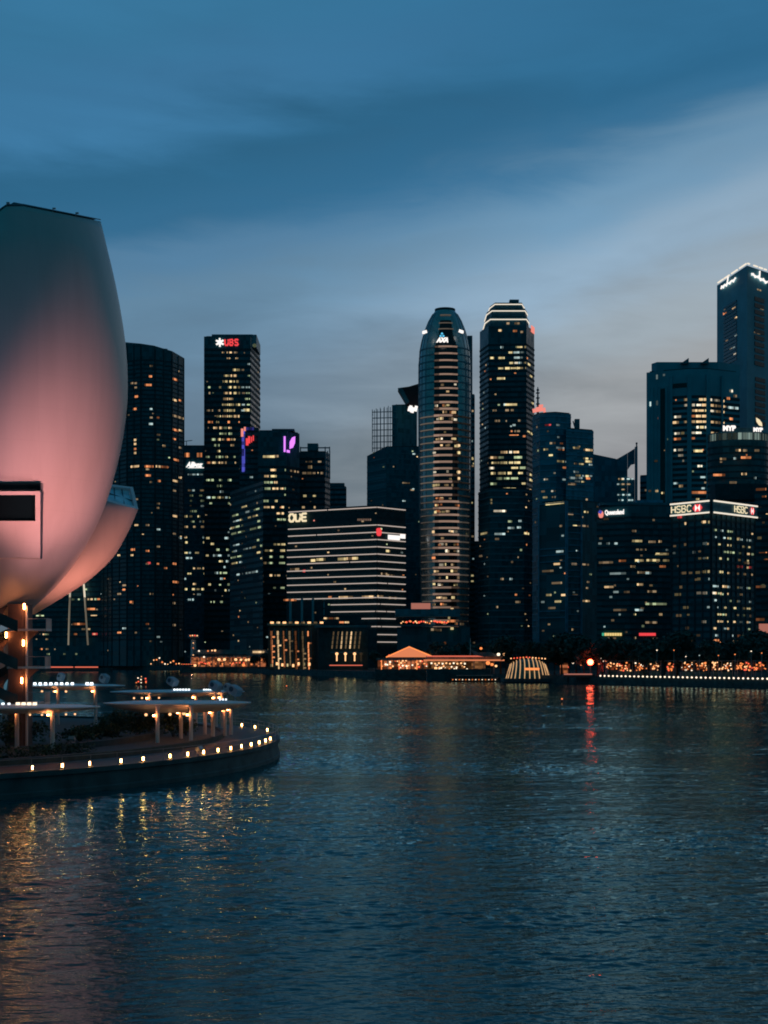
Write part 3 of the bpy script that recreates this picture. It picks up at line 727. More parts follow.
def bullet_tower():
    d = 860; px0 = 445.0; root = thing('office_tower', 'round bullet shaped glass tower with lit balconies down its middle', 'office tower', (X(px0, d + 16), d + 16, 2.9))
    c = Vector((X(px0, d + 16), d + 16))
    prof = [(660, 22.6), (640, 23), (560, 25), (470, 26), (395, 26.4), (360, 26.2), (346, 25.2), (337, 23.2), (328, 20.2), (320, 16.5), (313.5, 12.2), (311, 10.2), (309.6, 9.4)]
    def rad(y):
        for (ya, a), (yb, b_) in zip(prof, prof[1:]):
            if yb <= y <= ya: return (a + (b_ - a) * (ya - y) / (ya - yb)) * (d + 16) / F
        return prof[-1][1] * (d + 16) / F
    def zt(y): return Z(y, d + 14 * min(1, max(0, (346 - y) / 32)))
    def ring(y, r, z=None, n=40): return [Vector((c.x + r * math.cos(2 * math.pi * i / n), c.y + r * .82 * math.sin(2 * math.pi * i / n), zt(y) if z is None else z)) for i in range(n)]
    b = MB(); b.loft([ring(y, rad(y), 2.9 if i == 0 else None) for i, (y, r) in enumerate(prof)]); b.build('glass_shell', M['glass_sky'], root, smooth=True)
    b = MB(); y = 346; i = 0
    ys = []
    while y < 634: ys.append(y); y += 7.0 if y < 400 else 6.62
    for y in ys:
        b.loft([ring(y + .9, rad(y) + .35), ring(y - .3, rad(y) + .35)])
    for k in range(26):
        a = 2 * math.pi * k / 26
        if abs(math.sin(a) + 1) < .18: continue
        b.tube([(c.x + (rad(y) + .1) * math.cos(a), c.y + (rad(y) + .1) * .82 * math.sin(a), zt(y)) for y in (640, 560, 470, 400, 360, 346, 337, 328, 320, 314)], .22, 4)
    b.build('floor_rings', M['stone_grey'], root); b = None
    # dark recessed balcony bay up the middle with slab edges given a glow for lamplight
    def arc(y, r0, a0, a1, n=8): return [Vector((c.x + r0 * math.sin(a), c.y - r0 * .82 * math.cos(a), 0)) for a in [a0 + (a1 - a0) * i / n for i in range(n + 1)]]
    b = MB()
    yy = [322, 335, 346, 360, 395, 470, 560, 636]
    rows = [[p + Vector((0, 0, zt(y))) for p in arc(y, rad(y) + .6, -.44 if y > 340 else -.3, .44 if y > 340 else .3)] for y in yy]
    n = len(rows[0]); b.loft([r for r in reversed(rows)], caps=False, closed=False); b.build('balcony_bay', M['dark_glass'], root)
    def slab(y, a0, a1, out, h, mk, name):
        pi_, po = arc(y, rad(y) + .3, a0, a1), arc(y, rad(y) + out, a0, a1)
        lo = [p + Vector((0, 0, zt(y) - h / 2)) for p in po + pi_[::-1]]; hi = [p + Vector((0, 0, h)) for p in lo]
        bb = MB(); bb.loft([lo, hi]); return bb.build(name, M[mk], root)
    for i, y in enumerate(ys):
        if y < 344: continue
        w = .42 + .1 * min(1, max(0, (y - 380) / 200))
        slab(y, -w, w, 1.5, 1.35 if y > 400 else 1.0, 'balcony', 'balcony')
        if y > 415:
            slab(y + .4, -1.15, -w - .01, 1.0, .7, 'balcony_dim', 'ledge'); slab(y + .4, w + .01, 1.15, 1.0, .8, 'balcony_dim', 'ledge')
    for y in (317, 324.5, 330): slab(y, -.35, .35, .9, .7, 'balcony_dim', 'ledge')
    # lamps and windows behind the balconies
    k = 0
    for i, y in enumerate(ys[4:-1]):
        m = 0 if random.random() < .25 else random.randint(1, 5) if y > 390 else random.randint(0, 2)
        for j in range(m):
            if k >= 98: break
            a = random.uniform(-.5, .5) if y > 430 else random.uniform(-.4, .4)
            r = rad(y) + .75; o = bpy.data.objects.new('window', wmesh(random.choice(['w_warm'[2:], 'warm', 'yellow', 'orange', 'dim', 'white']) if True else '')); COL.objects.link(o); o.parent = root
            o.location = Vector((c.x + r * math.sin(a), c.y - r * .82 * math.cos(a), Z(y + 3.4 + random.uniform(-.4, .6), d))) - root.location
            o.rotation_euler = (0, 0, a); o.scale = (random.uniform(1, 3.2), .4, random.uniform(1.1, 1.9)); k += 1
    # signs
    for (x, y, w, h, mk, nm, tl) in ((424.8, 332, 4.8, 3, 'sign_white', 'sign', -.3), (461, 331.4, 5, 3, 'sign_white', 'sign', .35)):
        bb = MB(); s_ = 1 if x > px0 else -1
        bb.obox(P(x, y, d - 1), w * .62, 1.2, h * .6, rot=Matrix.Rotation(tl, 3, 'Y')); bb.obox(P(x + 1.3 * s_, y + .6, d - 1), 1.7, 1.3, 1.6); bb.build(nm, M[mk], root)
    bb = MB(); q = P(442, 335.2, d - 6)
    for k in range(3): bb.ball(q + Vector((math.sin(k * 2.09) * 1.1, 0, math.cos(k * 2.09) * 1.1)), .75, .4, .75)
    bb.build('blue_logo', M['sign_sky'], root)
    put_text('AXA', Vector((X(436, d - 6), d - 6)), Vector((1, 0)), 8.4, Z(339.6, d), Z(344.6, d), 'sign_white', 'sign', root, .3, .09)
    # parapet on top
    bb = MB(); bb.loft([ring(311, 7.2), ring(308.6, 7.2)]); bb.build('roof', M['roof'], root)
    # side slab
    t = Tower('office_tower', 'slim dark slab tower tucked behind the round glass tower', [(462, 905), (474.8, 905)], 395, 34, 'glass_teal', 'trim_dark', 402, 5.6, .4, .3)
    b = MB(); b.obox(P(469.3, 372, 920), 3.6, 14, 50); b.build('stair_shaft', M['glass_black'], t.root)
    t.region(0, 470, 474, 400, 610, .4, .6, (1, 2.6), 1.6, 'yellow dim cool'); t.spots(0, [(471, 459, 5, 'yellow'), (471.5, 466, 5, 'dim'), (472.5, 411, 2, 'dim')], 1.8); t.done()
    # podium
    d = 700
    root = thing('podium_building', 'low podium with a pink screen and red lamps along its terrace', 'building', (X(432, d), d, 2.9))
    b = MB(); b.prism([Vector((X(397, d), d)), Vector((X(470, d), d)), Vector((X(470, d + 26), d + 26)), Vector((X(398, d + 26), d + 26))], 2.9, Z(627, d)); b.build('wall', M['glass_black'], root)
    b = MB(); b.obox(P(427, 613.5, d + 6), 36, 22, 4.2); b.build('upper_block', M['glass_teal'], root)
    b = MB(); b.obox(P(420.8, 606.3, d + 2), 10.8, 1, 3.5); b.build('screen', M['screen'], root)
    b = MB(); b.obox(P(420.8, 606.3, d + 3.6), 11.4, 2, 4.1); b.build('screen_frame', M['stone_dark'], root)
    b = MB(); b.obox(P(428, 625.6, d - 1), 34, 4, .7); b.build('terrace', M['stone_dark'], root)
    for i in range(24):
        x = 401 + i * 2.05 + random.uniform(-.6, .6)
        bb = MB(); bb.ball(P(x, 622.4 + random.uniform(-1.4, 1), d - 2), random.uniform(.35, .65)); bb.build('terrace_lamp', M[random.choice(['bulb_red', 'bulb_orange', 'bulb', 'bulb_red'])], root)
    for (x, y, w, k) in ((449, 618, 2, 'yellow'), (452, 609, 3, 'warm'), (452, 628.5, 3, 'yellow'), (434, 629.5, 6, 'dim'), (439, 630, 5, 'dim'), (432, 647, 3, 'red'), (436, 646.5, 4, 'red'), (445, 643, 2, 'orange'), (441, 648, 2, 'dim'), (452, 621, 7, 'orange'), (462, 624, 4, 'dim')):
        bb = MB(); bb.obox(P(x, y, d - 1.2), w * .56, .5, 1.3); bb.build('window', M['w_' + k], root)


def mast_tower():
    d = 805
    t = Tower('office_tower', 'blue framed tower with antenna mast and salmon sign at its shoulder', [(532.5, 812), (540, 800), (556, 797), (571, 802)], [416, 413.5, 412.6, 414], 40, 'glass_blue', 'trim_blue', 419, 6.0, .2, .3)
    b = MB(); q = P(537.8, 400, 806)
    b.tube([(q.x, q.y, Z(414, 806)), (q.x, q.y, Z(398, 806)), (q.x, q.y, Z(387, 806))], [.9, .6, .3], 6)
    for y in (404, 398, 393): b.obox((q.x, q.y, Z(y, 806)), 2.2, 2.2, .5)
    b.ball((q.x, q.y, Z(390, 806)), .9, n=6); b.build('antenna', M['stone_dark'], t.root)
    for (x, y, w, h) in ((534.5, 410.6, 4, 4), (538, 409.4, 4, 5), (541.4, 409, 3, 5), (544.3, 410, 2.6, 5), (541, 405.8, 4.5, 2.4)):
        bb = MB(); bb.obox(P(x, y, 799 + (w * 7) % 1), w * .6, .6, h * .6, rot=Matrix.Rotation(-.15, 3, 'Y')); bb.build('salmon_letter', M['sign_pink'], t.root)
    t.spots(1, [(548, 425, 6, 'red')], 1.4); t.spots(2, [(557, 425, 5, 'cool'), (550 + 10, 448, 8, 'cool')], 1.8)
    t.region(1, 541, 556, 436, 560, .8, .6, (1.5, 5), 1.8, 'cool yellow white dim'); t.region(2, 556, 570, 436, 530, .75, .55, (1.5, 5), 1.8, 'yellow orange cool'); t.done()
    t = Tower('office_tower', 'blue banded tower with a flat roof and small rooftop box, joined to the mast tower', [(566, 792), (593.5, 800)], 428.5, 40, 'glass_blue', 'trim_blue', 433.5, 5.9, .22, .3, ref=792)
    b = MB(); b.tube([P(575, 428, 800), P(573, 421, 800)], .4, 5); b.obox(P(577, 424, 801), 3, 3, 6); b.tube([P(579, 428, 800), P(579, 419, 800)], .3, 5); b.build('roof_aerial', M['stone_dark'], t.root)
    t.spots(0, [(576, 448, 6, 'yellow'), (588, 450, 9, 'warm'), (588, 461.5, 7, 'yellow'), (576, 472, 5, 'cool'), (573, 478, 8, 'cool'), (588, 478.5, 4, 'orange'), (572, 484, 8, 'dim'), (580, 478, 4, 'cool')], 2.0)
    t.region(0, 569, 592, 446, 530, .6, .45, (1.5, 5), 1.7, 'cool dim yellow'); t.done()
    # lower framed block in front
    t = Tower('office_block', 'low block wrapped in a grid of thin blue frames', [(539.5, 712), (566.5, 700), (581, 704), (606, 716)], 500.5, 34, 'glass_black', 'trim_blue', 504, 6.3, .12, .5, pier=26, pierw=.55, side_only=(1,))
    b = MB()
    for f in t.faces[:2]:
        for p in (f.p0, f.p1): b.obox((p.x + f.n.x * .7, p.y + f.n.y * .7 - .3, (2.9 + Z(503, 705)) / 2), .5, .5, Z(503, 705) - 2.9, f.ang)
    f = t.faces[0]; m = (f.p0 + f.p1) / 2
    for y in (503, 548.5, 555, 561.5, 611, 617.5): b.obox((m.x + f.n.x * .6, m.y + f.n.y * .6, Z(y, 704)), f.len, .5, .5, f.ang)
    b.build('blue_frame', M['trim_blue'], t.root)
    t.spots(0, [(560, 551.5, 7, 'cool'), (557, 564, 6, 'warm'), (548, 571, 11, 'dim'), (557, 583, 10, 'dim'), (549, 595, 5, 'yellow'), (558, 601.5, 6, 'yellow'), (564, 595, 5, 'warm'), (543, 602, 3, 'cool'), (555, 503.5, 18, 'yellow'), (561, 526, 2, 'dim'), (552, 608, 7, 'dim')], 2)
    t.spots(1, [(570, 514, 6, 'dim'), (577, 526, 8, 'yellow'), (577, 551, 2, 'cool'), (574, 564, 5, 'dim'), (575, 595, 5, 'dim')], 1.7)
    t.spots(2, [(585, 526, 6, 'dim'), (586, 512, 4, 'yellow'), (586, 601, 7, 'warm'), (585, 564.5, 7, 'dim'), (588, 582, 2, 'dim'), (587, 588, 2, 'dim')], 1.7)
    t.done()


def right_group():
    # 17 wide stone tower with stepped roof
    t = Tower('office_tower', 'wide stepped blue grey tower with shark fin roof blades and orange lit floors', [(646.5, 806), (670, 800), (689, 796), (708, 796), (739.5, 806)], 369, 40, 'stone_blue', 'trim_dark', 399.5, 5.55, .5, .3, side_only=(1, 2, 3), floor_to=650)
    b = MB(); b.prism([Vector((X(651.5, 808), 808)), Vector((X(657, 803), 803)), Vector((X(718, 803), 803)), Vector((X(740, 812), 812)), Vector((X(735, 840), 840)), Vector((X(655, 840), 840))], Z(372, 800), Z(362, 803)); b.build('upper_storey', M['stone_blue'], t.root)
    for xa in (680.5, 700.5):
        b = MB(); b.loft([[P(x, y, 798 + e) for x, y in ((xa, 363.5), (xa + 8.3, 363.5), (xa + 8.3, 357.8))] for e in (0, 14)]); b.build('roof_blade', M['stone_dark'], t.root)
    b = MB()
    for f, x in ((1, 671), (1, 688), (2, 690), (2, 707), (3, 709), (3, 722)):
        q, _ = t.faces[f].hit(x); b.obox((q.x, q.y - .5, (2.9 + Z(376, 800)) / 2), 1.3, 1.6, Z(376, 800) - 2.9)
    for x in (652, 659, 666): q, _ = t.faces[0].hit(x); b.obox((q.x, q.y - .3, (2.9 + Z(386, 800)) / 2), 1.2, 1.3, Z(386, 800) - 2.9)
    b.build('stone_pier', M['stone_blue'], t.root)
    for fi, x0, x1, y0, y1 in ((1, 671.5, 688, 384, 388.5), (0, 660, 667, 388, 660)):
        f = t.faces[fi]; a, ta = f.hit(x0); c_, tc_ = f.hit(x1); m = (a + c_) / 2 + f.n * .12
        b = MB(); b.obox((m.x, m.y, (Z(y0, 800) + max(3.2, Z(y1, 800))) / 2), abs(tc_ - ta), .3, Z(y0, 800) - max(3.2, Z(y1, 800)), f.ang); b.build('dark_bay', M['dark_glass'], t.root)
    t.spots(0, [(657, 377, 1.6, 'cool'), (650.5, 404, 1.6, 'cool'), (657, 403, 1.6, 'cool')], 4.5); t.spots(0, [(664, 375, 2, 'cool'), (656, 461, 3, 'dim'), (657, 491, 3, 'warm'), (650, 491, 3, 'dim'), (663, 493, 3, 'yellow')], 2)
    for fi, x0, x1 in ((1, 672, 688), (2, 690, 707), (3, 709, 724)):
        t.region(fi, x0, x1, 398, 440, .92, .74, (2, 7), 2.3, 'orange warm yellow warm white'); t.region(fi, x0, x1, 440, 500, .5, .35, (1.5, 5), 2.0, 'cool orange yellow white')
    t.spots(1, [(681, 503.8, 14, 'orange'), (681, 486, 4, 'warm')], 2.6); t.spots(2, [(699, 492.5, 16, 'orange'), (698, 451, 9, 'yellow')], 2.4); t.spots(3, [(728, 398.5, 3, 'orange'), (731, 391, 3, 'white'), (733, 408, 10, 'cool'), (731, 419, 3, 'orange'), (735, 396, 3, 'dim')], 2.4)
    t.done()
    b_ = Tower('office_block', 'narrow dark step beside the wide stone tower', [(640, 830), (647.5, 828)], 476, 20, 'glass_blue', 'trim_dark', 480, 5, .4); b_.done()
    # 18 tall corner tower
    d = 850
    t = Tower('bank_tower', 'tallest blue grey tower at right edge, white script signs under its lit roof edge', [(717, 896), (747, 850), (792, 885)], 265.5, 60, 'stone_blue', 'trim_dark', None, 5, bands=False, ref=850)
    # recessed window bays
    def bay(fi, x0, x1, y0, y1, rows, pitch):
        f = t.faces[fi]; a, ta = f.hit(x0); c_, tc_ = f.hit(x1); m = (a + c_) / 2; L_ = abs(tc_ - ta); dd = m.y
        for k in range(rows):
            y = y0 + k * pitch; b = MB(); q = m + f.n * .1
            b.obox((q.x, q.y, Z(y, dd)), L_, .5, pitch * .64 * dd / F, f.ang); b.build('window_bay', M['dark_glass'], t.root)
    bay(0, 724, 737, 305, 0, 17, 3.55); bay(1, 754.5, 764, 300, 0, 11, 6.4); bay(1, 755, 765, 380, 0, 8, 6.2)
    t.spots(0, [(725, 313, 3, 'orange'), (734, 308, 3, 'warm'), (731, 348, 2, 'white'), (734, 348, 2, 'cool'), (736, 335, 2, 'cool'), (725, 308.5, 2, 'dim'), (735, 353.5, 2, 'white'), (727, 340, 2, 'dim'), (736, 318, 2, 'warm')], 2.2)
    t.spots(1, [(762, 309, 3, 'dim'), (757, 333, 6, 'dim'), (760, 346, 3, 'dim'), (763, 308, 2, 'cool'), (759, 290, 4, 'dim')], 1.4)
    for fi, xs in ((0, ((717.5, 723), (724, 729), (731, 737), (739, 745.8))), (1, ((748, 750), (754, 758), (759.5, 763), (764.5, 767)))):
        f = t.faces[fi]
        for xa, xb in xs:
            a, ta = f.hit(xa); c_, tc_ = f.hit(xb); m = (a + c_) / 2 - f.n * .3
            b = MB(); b.obox((m.x, m.y, Z(265.4, 850) + 1.7), abs(tc_ - ta), .8, .8, f.ang); b.build('roof_light', M['crown'], t.root)
    def script(fi, pts, w, nm):
        f = t.faces[fi]; b = MB()
        for p in pts:
            q = []
            for x, y in p:
                h, _ = f.hit(x); h = h + f.n * 1.0; q.append((h.x, h.y, Z(y, h.y)))
            b.tube(q, w, 5)
        b.build(nm, M['sign_white'], t.root)
    script(0, [[(722.2, 288.5), (724, 286.5), (725, 285.5), (727, 285), (728.5, 283), (730.5, 283), (732.5, 281), (735, 280), (737, 278)], [(722.4, 289), (723, 286), (724.6, 288), (726, 284.4), (727.6, 286.2), (729, 282.8), (731, 284), (733, 280.4), (734.6, 282), (736.6, 277.6)], [(728.4, 284), (729.4, 276.6)]], .5, 'script_sign')
    script(1, [[(750.4, 273.5), (753, 275.5), (757, 277.6), (760, 279), (763, 281), (766, 282.5)], [(750.6, 275), (752, 273.6), (754, 277.4), (757, 276), (759.6, 280.6), (762, 278.6), (764.4, 283.2), (766.4, 281.4)], [(758.4, 277), (758.6, 271)]], .55, 'script_sign')
    t.done()
    # 19 tower with glowing ring crown
    d = 700
    root = thing('office_tower', 'dark rounded tower with a glowing greenish crown ring and white letters above it', 'office tower', (X(738, d + 20), d + 20, 2.9))
    c = Vector((X(738, d + 17), d + 17)); r = 30 * (d + 17) / F
    def ring(rr, z, n=36): return [Vector((c.x + rr * math.cos(2 * math.pi * i / n), c.y + rr * .55 * math.sin(2 * math.pi * i / n), z)) for i in range(n)]
    b = MB(); b.loft([ring(r, 2.9), ring(r, Z(437, d))]); b.build('facade', M['glass_black'], root, smooth=False)
    b = MB()
    y = 444
    while y < 640: b.loft([ring(r + .3, Z(y + .8, d)), ring(r + .3, Z(y - .8, d))]); y += 6.4
    b.build('floor_rings', M['trim_dark'], root)
    b = MB(); b.loft([ring(r - .6, Z(437, d) - .2), ring(r - .6, Z(430, d))]); b.build('glowing_ring', glow('greenish crown glass', (.62, .84, .74), .30, (1.7, 60.)), root)
    b = MB()
    for k in range(36): a = 2 * math.pi * k / 36; b.tube([(c.x + r * math.cos(a), c.y + r * .55 * math.sin(a), Z(437, d)), (c.x + r * math.cos(a), c.y + r * .55 * math.sin(a), Z(430, d))], .22, 4)
    b.loft([ring(r + .2, Z(430, d)), ring(r + .2, Z(429, d))]); b.build('crown_rail', M['stone_dark'], root)
    b = MB(); b.loft([ring(r * .6, Z(430, d) - 1), ring(r * .6, Z(424, d))]); b.build('roof', M['stone_dark'], root)
    put_text('MYP', Vector((X(723, d + 2), d + 2)), Vector((1, 0)), 7.2, Z(424.8, d), Z(430.2, d), 'sign_white', 'sign', root, 0, .06)
    put_text('MYP', Vector((X(753.5, d + 2), d + 2)), Vector((1, .1)).normalized(), 5.4, Z(426.8, d), Z(431, d), 'sign_white', 'sign', root, 0, .06)
    b = MB(); lf = [(756, 417.5), (759.5, 419.5), (762, 423), (762.4, 426.5), (759, 425.4), (756.4, 421.6)]
    b.loft([[P(x, yy, d + e) for x, yy in lf] for e in (0, 1)]); b.build('leaf_emblem', M['sign_cream'], root)
    fw = Tower.__new__(Tower); fw.root = root; fw.wins = []; fw.dref = d; fw.fh = 4.; fw.faces = [Face((X(712, d + 3), d + 1.2), (X(764, d + 3), d + 1.2))]; fw.step = 6.4; fw.y0 = 447.5
    fw.spots(0, [(738, 450.3, 5, 'warm'), (745, 450.5, 4, 'dim'), (723, 459, 6, 'warm'), (746, 457.6, 10, 'orange'), (735, 458.5, 3, 'cool'), (719, 475, 12, 'orange'), (744, 474, 5, 'warm'), (733, 482.5, 7, 'dim'), (757, 450.5, 5, 'dim'), (713, 492, 4, 'dim'), (755, 478, 2, 'cool')], 2.2); fw.done()
    # 20 bank building
    t = Tower('bank_building', 'bank block with a white framed sign band and red hexagon logos round its top', [(671.5, 533), (711, 520), (755, 540)], 500.5, 30, 'glass_black', 'trim_dark', 522.5, 7.05, .34, .3, ref=520, pier=3.4, pierw=.35)
    dr = 520
    for fi, xa, xb in ((0, 671.8, 711), (1, 711, 754.8)):
        f = t.faces[fi]; a, ta = f.hit(xa); c_, tc_ = f.hit(xb); m = (a + c_) / 2 + f.n * .9; L_ = abs(tc_ - ta)
        b = MB(); b.obox((m.x, m.y, Z(506.5, dr)), L_, .5, 5.2, f.ang); b.build('sign_band', M['stone_dark'], t.root)
        for y in (501, 512.6):
            b = MB(); q = m + f.n * .5; b.obox((q.x, q.y, Z(y, dr)), L_, .35, .62, f.ang); b.build('band_light', M['crown'], t.root)
        x0, x1, xl = ((672.8, 693, 699.5), (730.5, 743.8, 749))[fi]
        h0, a0 = f.hit(x0 + .8); h1, a1 = f.hit(x1); zc = Z(506.9, dr) + (fi == 1) * .1; stroke_text('HSBC', h0 + f.n * 1.7, f.u, abs(a1 - a0), zc + 1.35, zc - 1.35, 'sign_cream', 'sign', t.root, .25 if fi == 0 else .22, .36)
        h, _ = f.hit(xl); h = h + f.n * 1.7; W = 2.3 if fi == 0 else 1.75; Hh = 1.55
        def pt(u, v): return (h.x + f.u.x * u, h.y + f.u.y * u, Z(507.2, dr) + v + (fi == 1) * .25)
        b = MB(); b.face([pt(-W, 0), pt(-W * .5, -Hh), pt(-W * .5, Hh)]); b.face([pt(W, 0), pt(W * .5, Hh), pt(W * .5, -Hh)])
        b.face([pt(-W * .5, Hh), pt(0, 0), pt(W * .5, Hh)]); b.face([pt(-W * .5, -Hh), pt(W * .5, -Hh), pt(0, 0)])
        b.build('red_hexagon', M['sign_red'], t.root)
        b = MB(); b.face([pt(-W * .5, -Hh), pt(0, 0), pt(-W * .5, Hh)]); b.face([pt(W * .5, -Hh), pt(W * .5, Hh), pt(0, 0)]); b.build('white_hexagon', M['sign_white'], t.root)
    t.region(0, 673, 710, 521, 640, .55, .18, (1.6, 3), 2, 'yellow cool warm'); t.region(1, 712, 753, 521, 640, .88, .42, (1.2, 2.2), 1.9, 'green yellow cool warm')
    t.spots(0, [(704, 522, 4, 'warm'), (710, 522, 3, 'yellow'), (686, 523.5, 2, 'warm'), (686, 544.5, 3, 'warm'), (705, 543.5, 4, 'cool'), (698, 572.5, 4, 'yellow'), (704, 571.8, 4, 'yellow'), (709.5, 571.5, 3, 'yellow'), (685, 573, 5, 'warm'), (699, 593, 4, 'white'), (704.5, 593, 5, 'white'), (678, 594.5, 6, 'yellow'), (686, 607.5, 5, 'yellow'), (679, 615.5, 5, 'warm'), (704, 621.8, 4, 'white'), (699, 579, 3, 'yellow'), (680, 517, 4, 'red'), (692, 640.5, 5, 'warm'), (681, 641.5, 4, 'dim')], 2.5)
    t.spots(1, [(713, 593, 5, 'white'), (721, 572, 3, 'yellow'), (737.5, 566.5, 2.5, 'red'), (741, 566.8, 2, 'red'), (750, 567.5, 2, 'red'), (746, 563, 5, 'dim'), (724, 586.5, 6, 'warm'), (707 + 9, 640.5, 5, 'orange'), (740, 641.5, 14, 'dim')], 2.2)
    t.done()
    # 21 block at the right edge
    t = Tower('office_block', 'black block cut by the right picture edge with orange lamps on its side', [(754.5, 606), (790, 600)], 487, 30, 'glass_black', 'trim_dark', 494, 7, .35)
    t.spots(0, [(761, 489.5, 10, 'orange'), (764, 497, 4, 'orange'), (763, 553.5, 8, 'orange'), (766, 560, 4, 'orange'), (758, 587, 8, 'orange'), (763, 586.5, 5, 'warm'), (760, 519, 2, 'dim'), (754.5 + 5, 538, 4, 'yellow'), (767, 513, 2, 'warm'), (760, 619.5, 9, 'orange'), (760, 506, 3, 'dim')], 2.6)
    b = MB(); b.obox(P(764, 630, 603), 4.6, 1, 6); b.build('lit_recess', M['screen'], t.root)
    b = MB(); b.obox(P(738, 493, 640), 26, 10, 8); b.build('low_block', M['trim_dark'], t.root)
    t.done()


# ------------------------------------------------------------------ far waterfront
SHORE = [(-420, 661), (-200, 664.4), (0, 667.6), (120, 669.4), (180, 670.2), (270, 673.8), (370, 677.8), (480, 680.8), (600, 684.2), (768, 688.4), (900, 692), (1300, 702)]
def shore_d(px):
    for (a, ya), (b, yb) in zip(SHORE, SHORE[1:]):
        if a <= px <= b: return CH * F / (ya + (yb - ya) * (px - a) / (b - a) - HZ)
    return 600.


def ground():
    pts = []
    for (a, ya), (b, yb) in zip(SHORE, SHORE[1:]):
        for k in range(6): px = a + (b - a) * k / 6; d = shore_d(px); pts.append(Vector((X(px, d), d)))
    d = shore_d(1300); pts.append(Vector((X(1300, d), d)))
    land = pts + [Vector((9000, pts[-1].y)), Vector((9000, 9000)), Vector((-9000, 9000)), Vector((-9000, pts[0].y + 200))]
    b = MB(); b.prism(land, -2, 2.9); o = b.build('ground', [M['land']]); tag(o, kind='structure')
    b = MB()
    for p, q in zip(pts, pts[1:]):
        f = Face(p, q); m = (p + q) / 2 + f.n * .35
        b.obox((m.x, m.y, .55), f.len + .1, .7, 5.2, f.ang)
    o = b.build('quay', [M['quay']]); tag(o, kind='structure')
    water()


